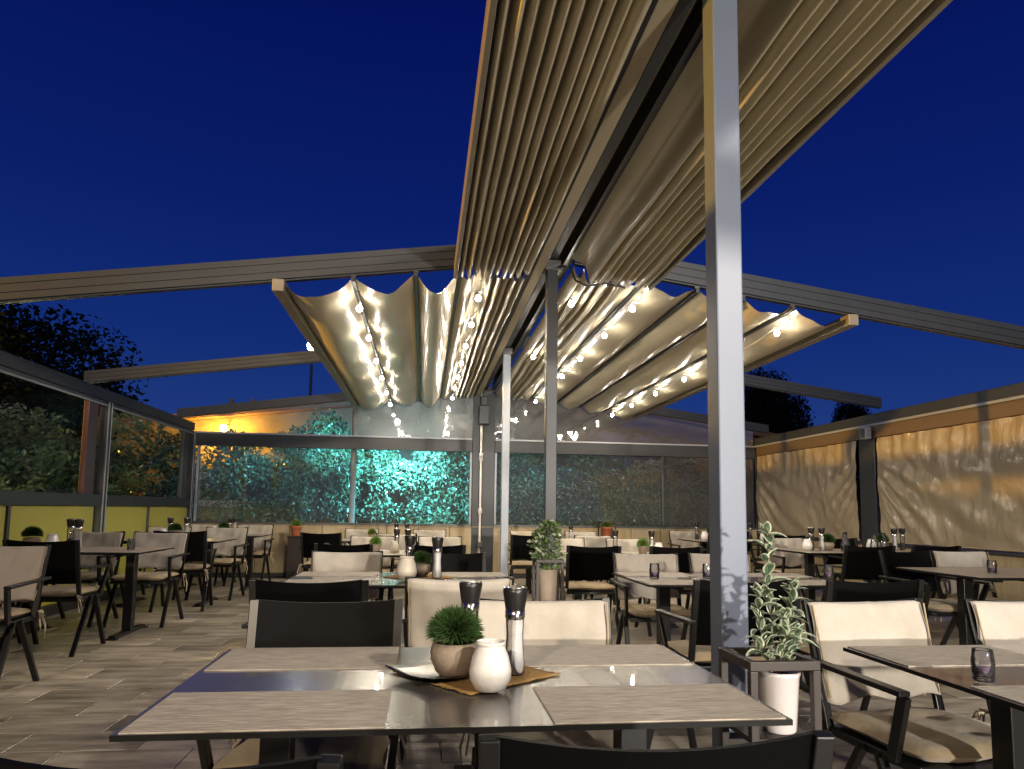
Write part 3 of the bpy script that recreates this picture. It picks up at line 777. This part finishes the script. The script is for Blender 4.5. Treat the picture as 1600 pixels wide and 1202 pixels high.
# --- second table of the middle row
T2 = 'second table in the middle'
put_table(P_TABLE, -.13, 4.90, 'dining table with cream jar and mills, second in the middle row')
put_mats(-.13, 4.90, T2)
seat('k', -.52, 3.45, 1, 'left', T2)
seat('b', .19, 3.60, 1, 'right', T2)
seat('b', -.56, 5.66, -1, 'left', T2)
seat('k', .20, 5.55, -1, 'right', T2)
napkin('burlap_napkin', 'burlap napkin under the cream jar on the second middle table', (-.02, 4.95, .7515), radians(40), .36)
spawn(P_JARC, (-.10, 4.70, .757), 0, 'tall cream jar on the second middle table', 'white and cream jars on the tables', 1.25)
spawn(P_PLD, (-.005, 5.0, .757), 0, 'dark green grass tuft beside the cream jar on the second middle table', 'potted grass tufts on the tables', .95)
spawn(P_SALT, (.10, 4.85, .757), 0, 'salt mill with black cap on the second middle table', 'pepper and salt mills on the tables', 1.12)
spawn(P_PEPPER, (-.09, 5.12, .757), 0, 'pepper mill behind the plant on the second middle table', 'pepper and salt mills on the tables', 1.12)

# --- third and fourth of the middle row
T3 = 'third table in the middle'
put_table(P_TABLEB, -.35, 7.75, 'beige dining table, third in the middle row')
seat('k', -.72, 6.85, 1, 'left', T3); seat('k', .13, 6.80, 1, 'right', T3)
seat('b', -.62, 8.75, -1, 'left', T3); seat('b', .20, 8.85, -1, 'right', T3)
centre(-.30, 7.7, T3, .75, True, 1.0, 'c', (-.20, .0, .02, .14))
T4 = 'fourth table in the middle'
put_table(P_TABLEB, -.55, 10.75, 'beige dining table, farthest in the middle row before the end wall')
seat('k', -1.35, 9.75, 1, 'left', T4); seat('b', -.35, 9.75, 1, 'right', T4)
seat('b', -1.0, 11.75, -1, 'left', T4); seat('b', .10, 11.7, -1, 'right', T4)
centre(-.5, 10.7, T4, .75, True, 1.0, 'w', (-.25, .28, .1, .26))
# black chair and small jar at left end of third table
spawn(P_TUMB, (-1.0, 7.6, .75), 0, 'small glass at the left end of the third middle table', 'small glasses on the tables', 1.0)

# --- right row (right of the posts)
R1 = 'nearest table at the right edge'
put_table(P_TABLE, 2.24, 1.96, 'dark topped dining table with woven mats, at the bottom right edge')
put_mats(2.24, 1.96, R1)
seat('b', 1.79, 2.66, -1, 'left', R1, 1.0, .10); seat('b', 2.48, 2.66, -1, 'right', R1, 1.0)
spawn(P_TUMB, (1.60, 1.885, .7545), 0, 'glass candle lantern with purple wax on the nearest right table', 'small glasses on the tables', .85)
R2 = 'second table right of the posts'
put_table(P_TABLE, 2.20, 4.93, 'dining table with small glass lanterns, second right of the posts')
put_mats(2.20, 4.93, R2)
seat('k', 1.64, 3.50, 1, 'left', R2); seat('k', 2.36, 3.50, 1, 'right', R2)
seat('b', 1.80, 5.68, -1, 'left', R2); seat('b', 2.52, 5.78, -1, 'right', R2)
for i, (x, y, w) in enumerate(((1.63, 4.88, 'left'), (2.02, 4.88, 'middle'), (2.93, 4.86, 'right'))):
    spawn(P_TUMB, (x, y, .7545), i, 'small glass lantern at the %s of the second right table' % w, 'small glasses on the tables', 1.0)
R3 = 'third table right of the posts'
put_table(P_TABLEB, 2.20, 7.75, 'beige dining table, third right of the posts')
seat('k', 1.70, 6.85, 1, 'left', R3); seat('k', 2.52, 6.85, 1, 'right', R3)
seat('b', 1.75, 8.8, -1, 'left', R3); seat('b', 2.55, 8.8, -1, 'right', R3)
centre(2.32, 7.7, R3, .75, True, 1.05, 'w', (.12, .28, -.18, .22))
R4 = 'fourth table right of the posts'
put_table(P_TABLEB, 2.1, 10.75, 'beige dining table, farthest right of the posts')
seat('k', 1.45, 9.8, 1, 'left', R4); seat('b', 2.35, 9.8, 1, 'right', R4)
seat('b', 1.7, 11.75, -1, 'left', R4); seat('b', 2.6, 11.7, -1, 'right', R4)
centre(1.9, 10.7, R4, .75, True, 1.0, 'w', (-.2, .15, -.08, .35))

# --- far right row by the curtains
F2 = 'second table by the curtains'
put_table(P_TABLEB, 4.80, 5.20, 'beige dining table with two glasses at the right edge, second by the curtains', .78)
put_chair('k', 4.32, 5.85, -1, 'black armchair with tan cushion, left seat, far side of second table by the curtains', 1.03, .12)
seat('b', 4.90, 5.95, -1, 'right', F2, 1.03)
seat('k', 5.15, 4.05, 1, 'right', F2, 1.03)
for i, (x, y, w) in enumerate(((4.45, 5.1, 'left'), (5.0, 5.25, 'right'))):
    spawn(P_TUMB, (x, y, .78), i, 'empty glass at the %s end of the second table by the curtains' % w, 'small glasses on the tables', 1.0)
F3 = 'third table by the curtains'
put_table(P_TABLEB, 5.1, 8.0, 'beige dining table crowded with glassware, third by the curtains', .79)
put_chair('k', 4.55, 6.80, 1, 'black armchair, left seat, near side of third table by the curtains', 1.03)
seat('k', 5.4, 6.95, 1, 'right', F3, 1.03)
seat('b', 4.8, 8.95, -1, 'left', F3, 1.03); seat('k', 5.6, 8.95, -1, 'right', F3, 1.03)
centre(4.65, 8.0, F3, .79, False, 1.1, 'w', (.18, -.12, .0, .10))
for i, (x, y, w) in enumerate(((4.95, 7.85, 'left one'), (5.12, 8.1, 'second'), (5.36, 7.9, 'third'), (5.62, 8.1, 'right one'))):
    spawn(P_CARAFE, (x, y, .79), 0, 'clear glass carafe, %s of the four on the third table by the curtains' % w, 'glass carafes by the curtains', 1.0)
F3b = 'last glass laden table'
centre(5.75, 8.15, 'right end of the third table by the curtains', .79, False, 1.1, 'w', (-.12, -.30, .2, .05))
F4 = 'fourth table by the curtains'
put_table(P_TABLEB, 4.95, 10.85, 'beige dining table, farthest by the curtains', .79)
seat('k', 4.35, 9.9, 1, 'left', F4, 1.03); seat('k', 5.3, 9.9, 1, 'right', F4, 1.03)
seat('b', 4.5, 11.8, -1, 'left', F4, 1.03); seat('k', 5.4, 11.8, -1, 'right', F4, 1.03)
centre(4.55, 10.8, F4, .79, False, 1.1, 'w', (.0, -.14, -.22, .12))
centre(5.35, 10.8, 'right end of the fourth table by the curtains', .79, False, 1.1, 'w', (.1, .04, -.12, .13))

# --- left row by the glazed side wall
L1 = 'nearest table by the left glass wall'
put_table(P_TABLES, -3.35, 4.15, 'beige dining table by the left glass wall, nearest of its row', .79)
seat('b', -2.88, 5.36, -1, 'right', L1, 1.05)
L2 = 'second table by the left glass wall'
put_table(P_TABLES, -3.22, 7.25, 'beige dining table by the left glass wall, second of its row', .79)
seat('k', -3.02, 6.15, 1, 'right', L2, 1.05, -.06); seat('k', -3.72, 6.2, 1, 'left', L2, 1.05)
seat('b', -2.86, 8.15, -1, 'right', L2, 1.05); seat('b', -3.55, 8.2, -1, 'left', L2, 1.05)
centre(-3.52, 7.25, L2, .79, False, 1.15, 'w', (-.16, .05, .15, .25))
spawn(P_TUMB, (-2.75, 7.15, .79), 0, 'small glass at the right end of the second left table', 'small glasses on the tables', 1.0)
L3 = 'third table by the left glass wall'
put_table(P_TABLES, -3.15, 9.45, 'beige dining table by the left glass wall, third of its row', .79)
seat('k', -2.82, 8.62, 1, 'right', L3, 1.05, .05)
seat('b', -2.72, 10.25, -1, 'right', L3, 1.05); seat('b', -3.45, 10.3, -1, 'left', L3, 1.05)
centre(-3.10, 9.45, L3, .79, False, 1.1, 'w', (-.02, -.14, -.10, .12))
L4 = 'last table by the left glass wall'
put_table(P_TABLES, -3.05, 11.2, 'beige dining table in the far left corner', .79)
seat('b', -2.70, 11.95, -1, 'right', L4, 1.05); seat('b', -3.45, 12.0, -1, 'left', L4, 1.05)
centre(-3.0, 11.2, L4, .79, False, 1.0, 'w', (0, -.12, .08, .16))

for p_ in (P_BLACK, P_BEIGE, P_TABLE, P_TABLEB, P_TABLES, P_SALT, P_PEPPER, P_PLD, P_PLL, P_JARW, P_JARC, P_TUMB, P_CARAFE): erase(p_)

# ------------------------------------------------------------------ planter stands by the posts
def planter_frame(label, x0, x1, y0, y1, top, group='dark frame planter stands'):
    t = thing('planter_stand', label, 'planter stand', ((x0 + x1) / 2, (y0 + y1) / 2, 0), 0, group)
    w, d = (x1 - x0) / 2, (y1 - y0) / 2; k = .024
    for sx in (-1, 1):
        for sy in (-1, 1):
            cx, cy = sx * (w - k / 2), sy * (d - k / 2)
            MB().box(cx - k / 2, cx + k / 2, cy - k / 2, cy + k / 2, 0, top - .028).build('leg', M_WOOD, t, .002)
    for z0, z1 in ((top - .027, top), (.14, .165)):
        for s in (-1, 1):
            MB().box(-w, w, s * (d - k / 2) - k / 2, s * (d - k / 2) + k / 2, z0, z1).build('rail', M_WOOD, t, .002)
            MB().box(s * (w - k / 2) - k / 2, s * (w - k / 2) + k / 2, -d + k, d - k, z0, z1).build('rail', M_WOOD, t, .002)
    return t
pf = planter_frame('dark wooden planter stand beside the nearest post', .965, 1.185, 2.02, 2.25, .785)
MB().box(-.10, .10, -.10, .10, .545, .56).build('shelf', M_WOOD, pf)
MB().box(-.098, .098, -.103, -.095, .166, .50).box(-.098, .098, .095, .103, .166, .50).build('lower_panel', M_WOOD, pf)
pf2 = planter_frame('dark wooden planter stand in front of the second post', .885, 1.105, 5.50, 5.72, .84)
MB().box(-.10, .10, -.10, .10, .30, .315).build('shelf', M_WOOD, pf2)
MB().box(-.085, .085, -.104, -.09, .17, .52).build('lower_panel', M_WOOD, pf2)
# potted variegated shrub with its leaves one by one
random.seed(21)
ps = thing('variegated_shrub', 'tall variegated shrub in a white pot inside the stand by the nearest post', 'potted plant', (1.100, 2.115, .561))
pot = MB().lathe([(.046, 0), (.050, .004), (.062, .168), (.065, .17), (.065, .180), (.059, .180), (.056, .16), (.05, .15), (0, .148)], 26).build('pot', M_WHITEPOT, ps)
MB().lathe([(.056, .1605), (0, .164)], 16).build('soil', M_SOIL, pot)
def leaf_mesh(L, W, curl):
    b = MB(); n = 6; vs = []
    for i in range(n + 1):
        t = i / n; w = W * (sin(pi * min(t * .92 + .05, 1)) ** .8) * (1 - .25 * t); z = -curl * L * t * t + .15 * L * t
        vs += [(-w, t * L, z + w * .35), (-w * .62, t * L, z + w * .12), (0, t * L, z), (w * .62, t * L, z + w * .12), (w, t * L, z + w * .35)]
    for i in range(n):
        for j in range(4):
            a = i * 5 + j
            b.add([], [])
            b.f.append((a, a + 1, a + 6, a + 5)); b.m.append(1 if (j in (0, 3) or i == n - 1) else 0); b.sm.append(True)
    b.v = vs
    return b.mesh('leaf', [M_LEAFV, M_LEAFM])
LM = [leaf_mesh(.050, .0150, .3), leaf_mesh(.060, .0165, .6), leaf_mesh(.042, .0155, .15)]
def stem(path):
    MB().tube([Vector(p) for p in path], .0028, 6, 0, .0018).build('stem', M_BARK, ps)
    return [Vector(p) for p in path]
def whorl(p, k, up, sc):
    for i in range(k):
        a = 2.4 * i + random.uniform(-.4, .4) + up * 3
        tilt = random.uniform(.1, .95) if i % 3 else random.uniform(.9, 1.35)
        linkmesh('leaf', LM[i % 3], ps, p, (tilt, random.uniform(-.3, .3), a), sc * random.uniform(.8, 1.15))
stems = [
    [(0, 0, .15), (-.005, .0, .28), (-.025, .005, .38), (-.030, .0, .47), (-.025, 0, .585)],
    [(.01, 0, .15), (.02, .0, .24), (.045, 0, .33), (.05, .0, .415)],
    [(-.01, 0, .15), (-.03, 0, .22), (-.055, 0, .30), (-.058, .0, .40)],
    [(.01, .0, .15), (.03, .01, .20), (.055, .01, .24), (.075, .01, .275)],
    [(.0, .0, .15), (.0, -.02, .22), (.01, -.03, .28)],
    [(.0, .0, .15), (-.03, -.01, .20), (-.06, -.01, .235)],
    [(.02, .0, .15), (.03, -.01, .2), (.035, -.012, .25), (.02, -.01, .33)],
]
for st in stems:
    pth = stem(st); tot = len(pth)
    for i in range(1, tot):
        for q in (0, .33, .66):
            if i == tot - 1 and q: continue
            p = pth[i] + (pth[min(i + 1, tot - 1)] - pth[i]) * q
            whorl(p, 7 if i == tot - 1 else 4, i + q, 1.0)
    whorl(pth[-1] + Vector((0, 0, .005)), 4, 9, 1.0)
# second shrub by the second post: small leaves joined as foliage
def shrub_mesh(seed, n, rx, rz_, lsz, mats, cone=.0):
    rnd = random.Random(seed); b = MB()
    for i in range(n):
        a = rnd.uniform(0, 6.283); z = rnd.uniform(-1, 1); r = sqrt(max(0, 1 - z * z)) * rnd.uniform(.35, 1.05) * (1 - cone * (z + 1) / 2) * (1 + .2 * sin(a * 3 + z * 4 + seed))
        p = Vector((cos(a) * r * rx, sin(a) * r * rx, z * rz_))
        d = Vector((cos(a) + rnd.uniform(-.8, .8), sin(a) + rnd.uniform(-.8, .8), rnd.uniform(-.3, 1.0))).normalized()
        s = d.cross(Vector((rnd.uniform(-1, 1), rnd.uniform(-1, 1), rnd.uniform(-1, 1)))).normalized()
        L = lsz * rnd.uniform(.7, 1.3); w = L * .28
        nrm = s.cross(d) * (L * .10)
        b.add([p, p + d * L * .5 + s * w - nrm, p + d * L, p + d * L * .5 - s * w - nrm, p + d * L * .5], [(0, 1, 4), (1, 2, 4), (2, 3, 4), (3, 0, 4)], rnd.choice(range(len(mats))) if len(mats) > 1 else 0)
    return b.mesh('foliage', mats)
ps2 = thing('variegated_shrub', 'bushy variegated shrub in a tan pot inside the stand by the second post', 'potted plant', (.995, 5.61, .316))
pot2 = MB().lathe([(.062, 0), (.065, .004), (.078, .44), (.070, .44), (.0, .42)], 20).build('pot', mat('tan_planter', (.36, .29, .22), .6, noise=(.30, .24, .18)), ps2)
stuff(linkmesh('foliage', shrub_mesh(5, 900, .125, .19, .045, [M_GRASSL, M_LEAFM, M_LEAFV], .2), ps2, (0, 0, .62)))
MB().tube([(0, 0, .40), (.0, 0, .60)], .006, 6).build('stem', M_BARK, ps2)
# terracotta pots by the end wall
col = thing('dark_pedestal', 'tall dark brown pedestal against the pale end wall', 'pedestal', (-2.18, 12.62, 0))
MB().box(-.11, .11, -.10, .10, 0, .70).build('body', M_WOOD, col, .004)
MB().box(-.125, .125, -.115, .115, .701, .725).build('top_plate', M_WOOD, col, .003)
def terracotta(x, y, z, s, label):
    t = spawn(P_PLT, (x, y, z), 0, label, 'terracotta pots by the end wall', s)
terracotta(-2.18, 12.62, .726, 1.45, 'terracotta pot with round green plant on the dark pedestal')
pf3 = planter_frame('dark wire frame stand holding the terracotta pot by the far tables', 3.12, 3.40, 12.25, 12.50, 1.05)
MB().box(-.12, .12, -.11, .11, .74, .755).build('shelf', M_WOOD, pf3)
terracotta(3.26, 12.375, .756, 1.6, 'terracotta pot with pale flowering plant in the dark frame stand')
erase(P_PLT)

# ------------------------------------------------------------------ outside: hedge, trees, building, lamps
def leafcloud(seed, n, rx, ry, rz_, lsz, mats, lumps=7):
    rnd = random.Random(seed); b = MB()
    L_ = [(Vector((rnd.uniform(-.65, .65), rnd.uniform(-.5, .5), rnd.uniform(-.75, .7))), rnd.uniform(.30, .52)) for _ in range(lumps)]
    for i in range(n):
        c, r = L_[rnd.randrange(lumps)]
        v = Vector((rnd.gauss(0, 1), rnd.gauss(0, 1), rnd.gauss(0, 1))).normalized() * (r * rnd.uniform(.55, 1.08)) + c
        p = Vector((v.x * rx, v.y * ry, v.z * rz_))
        d = (Vector((rnd.gauss(0, 1), rnd.gauss(0, 1) - .4, rnd.gauss(0, 1) - .35))).normalized()
        s = d.cross(Vector((rnd.gauss(0, 1), rnd.gauss(0, 1), rnd.gauss(0, 1)))).normalized()
        L = lsz * rnd.uniform(.6, 1.35); w = L * .27; nrm = s.cross(d) * (L * .12)
        b.add([p, p + d * L * .5 + s * w - nrm, p + d * L, p + d * L * .5 - s * w - nrm, p + d * L * .5], [(0, 1, 4), (1, 2, 4), (2, 3, 4), (3, 0, 4)])
    return b.mesh('crown', mats)
HM = [leafcloud(31 + i, 13000, 1.0, .75, 1.0, .088, M_HEDGE, 14) for i in range(3)]
def bush(label, x, y, z, s, k, group, h=1.0):
    t = thing('bush', label, 'bush', (x, y, -.2), 0, group)
    c = linkmesh('crown', HM[k % 3], t, (0, 0, z + .2), (0, 0, (k * 1.3) % .5 - .25), (s, 1.0, h)); stuff(c)
    tr_ = MB()
    rnd = random.Random(k)
    for q in range(4):
        a = rnd.uniform(-.25, .25); tr_.tube([(a * .4, 0, 0), (a * 1.2, rnd.uniform(-.1, .1), z * .6), (a * 3, rnd.uniform(-.2, .2), z + .7 * h)], .03, 6, 0, .01)
    tr_.build('stem', M_BARK, t)
gh = 'bushes behind the end glazing'
H = [(-4.0, 14.1, 1.45, 1.1, 1.1, 'blue tinted dark bush in the left corner behind the end glass'),
     (-3.05, 14.25, 1.5, 1.0, 1.1, 'dark bush beside the corner bush behind the end glass'),
     (-2.0, 14.15, 1.95, .90, 1.15, 'tall bush whose teal lit top rises above the rail'),
     (-1.1, 14.3, 1.45, .85, 1.0, 'dim bush left of the brightest teal one'),
     (-.25, 14.05, 1.45, .95, 1.05, 'brightest teal lit bush behind the end glass'),
     (.75, 14.25, 1.5, .95, 1.0, 'teal lit bush behind the central end posts'),
     (1.8, 14.2, 1.45, 1.0, 1.0, 'fading teal bush just right of the central end posts'),
     (2.9, 14.3, 1.45, 1.0, 1.0, 'dim green bush behind the right half of the end glass'),
     (4.0, 14.3, 1.4, 1.0, .95, 'dark bush near the dark mullion of the end glass'),
     (5.3, 14.5, 1.4, 1.1, .9, 'darkest bush behind the far right end glass')]
for i, (x, y, z, s, h, l_) in enumerate(H): bush(l_, x, y, z, s, i, gh, h)
op = MB().lathe([(.06, -.2), (.055, 1.5), (.05, 3.05)], 10).build('pale_pole', M_CABLE, None); op.location = (-1.30, 13.16, 0)
tag(op, 'pale round pole standing just outside the end glass left of the teal bush', 'pole')
gl_ = 'garden bushes beyond the left glass wall'
for i, (x, y, z, s, h, l_) in enumerate(((-6.1, 8.6, 1.15, 1.5, 1.0, 'low amber tinted bush outside the left glass, nearest'),
                                         (-6.3, 11.0, 1.35, 1.5, 1.15, 'dark bush outside the left glass behind the reflection tinted stile'),
                                         (-6.0, 13.3, 1.55, 1.6, 1.25, 'olive bush outside the left glass near the corner'),
                                         (-7.8, 10.2, 1.7, 1.9, 1.4, 'taller dark bush behind the nearest garden bush'),
                                         (-7.5, 5.7, 1.50, 1.5, 1.30, 'unseen added bush behind the light blocking fence beside the nearest left table'),
                                         (-7.5, 3.6, 1.32, 1.5, 1.30, 'unseen added bush behind the light blocking fence, nearer the viewer'))):  # last two bushes added out of view to roughen the amber edge
    bush(l_, x, y, z, s, i + 11, gl_, h)
fn_ = thing('light_block_fence', 'added board fence blocking the street light, unseen outside the left glass wall', 'fence', (-6.95, 0, -.2))  # unseen boards added to cut off the street light low down
_y = -1.0
while _y < 6.9:
    MB().box(-.015, .015, _y, _y + .145, .05, 2.93 + .03 * sin(_y * 3) - .10 * math.exp(-((_y - 4.0) / .9) ** 2)).build('board', M_PLANK, fn_); _y += .147  # uneven top shapes the shadow edge on the curtains
for _y in (-.9, 1.6, 4.1, 6.7): MB().box(-.10, -.02, _y, _y + .09, 0, 2.85).build('post', M_WOOD, fn_)
TM = [leafcloud(51 + i, 36000, 1.0, 1.0, 1.0, .052, M_TREE, 20) for i in range(2)]
def tree(label, x, y, zc, sx, sz, k):
    t = thing('tree', label, 'tree', (x, y, -.2), 0, 'dark trees around the terrace')
    stuff(linkmesh('crown', TM[k % 2], t, (0, 0, zc + .2), (0, 0, k * 1.1), (sx, sx, sz)))
    MB().tube([(0, 0, 0), (.1, .05, zc * .5), (.0, 0, zc)], .22, 8, 0, .08).build('trunk', M_BARK, t)
tree('tall dark tree beyond the left glass wall, against the sky', -14.2, 22.5, 3.9, 4.3, 3.7, 0)
tree('lower dark tree between the big left tree and the building', -11.6, 23.5, 2.6, 2.9, 2.6, 1)
tree('dark tree outside the left glass close to its near end', -12.5, 14.5, 3.0, 3.4, 3.1, 0)
tree('dark pointed tree right of the nearest post against the sky', 15.6, 30, 4.3, 1.8, 3.6, 1)
tree('small dark tree top beyond the right side beam', 18.9, 29, 3.6, 1.2, 2.6, 0)
tree('low dark treetop above the building roof', 9.6, 27, 3.2, 2.0, 2.0, 1)
# building behind
bd = thing('plaster_building', 'low plastered building with brown tiled roof behind the hedge', 'building', (0, 17.0, 0))
pts2 = [(-7.0, -.2), (9.0, -.2), (9.0, 3.05), (2.4, 4.10), (-7.0, 2.98)]
vs = [(x, 0, z) for x, z in pts2] + [(x, 6, z) for x, z in pts2]
MB().add(vs, [(0, 1, 2, 3, 4), (9, 8, 7, 6, 5), (1, 6, 7, 2), (5, 0, 4, 9), (0, 5, 6, 1)]).build('wall', M_WALL, bd)
def roofslab(x0, z0, x1, z1):
    vs = [(x0, -.35, z0), (x1, -.35, z1), (x1, 6.3, z1), (x0, 6.3, z0)]; vs += [(a, b_, c + .14) for a, b_, c in vs]
    return MB().add(vs, [(3, 2, 1, 0), (4, 5, 6, 7), (0, 1, 5, 4), (1, 2, 6, 5), (2, 3, 7, 6), (3, 0, 4, 7)])
rf = roofslab(-7.4, 2.94, 2.4, 4.11).build('roof', M_ROOFT, bd)
roofslab(2.41, 4.11, 9.4, 2.99).build('roof', M_ROOFT, bd)
for x in (-4.7, -4.2): MB().box(x - .07, x + .07, .6, .74, 3.3, 3.72).box(x - .04, x + .04, .63, .71, 3.72, 3.82).build('chimney', M_WALL, rf)
fl = thing('facade_lamp', 'glowing amber lamp on the building wall above the hedge', 'lamp', (-4.55, 16.55, 2.98))
MB().lathe([(.0, -.09), (.07, -.06), (.09, 0), (.06, .06), (0, .08)], 14).build('globe', M_AMBER, fl)
MB().bar((0, 0, .07), (0, .44, .12), .03, .03).build('bracket', M_DARKALU, fl)
sl = thing('street_lamp', 'white glowing street lamp seen beside the left canopy edge', 'street lamp', (-4.84, 30, -.2))
MB().lathe([(.0, -.26), (.17, -.18), (.22, 0), (.15, .2), (0, .25)], 16, (0, 0, 8.22)).build('globe', M_WHITE, sl)
MB().lathe([(.10, 0), (.07, 4), (.05, 7.95)], 10).build('pole', M_DARKALU, sl)
for (x, y, z, l_) in ((-12.3, 20, 1.75, 'tiny far pale lamp in the dark garden, left'), (-7.6, 20, 2.1, 'tiny far pale lamp in the dark garden, right')):
    t = thing('garden_lamp', l_, 'lamp', (x, y, -.2), 0, 'tiny far garden lamps')
    MB().lathe([(.0, -.06), (.06, 0), (0, .06)], 8, (0, 0, z + .2)).build('globe', M_FARLIGHT, t)
    MB().tube([(0, 0, 0), (0, 0, z + .14)], .02, 6).build('pole', M_DARKALU, t)
fx = thing('added_flood_prop', 'unlit flood light prop on a bracket, added behind the viewer', 'lamp', (2.9, -2.75, 2.55))  # added prop that gives no light; the assumed flood lamp stands elsewhere
MB().box(-.14, .14, -.06, .02, -.09, .09).build('housing', M_DARKALU, fx, .01)
MB().bar((0, -.02, .09), (0, -.02, .9), .03, .03).build('bracket', M_DARKALU, fx)
# added unlit housing; the teal lamps stand apart, behind the top rail
fh = thing('added_spotlight_prop', 'unlit spotlight prop added at the foot of the teal lit bush', 'spotlight', (-.1, 13.0, -.2))
MB().lathe([(.05, .0), (.05, .42), (.07, .45), (.07, .50), (.05, .50)], 12).build('housing', M_DARKALU, fh)
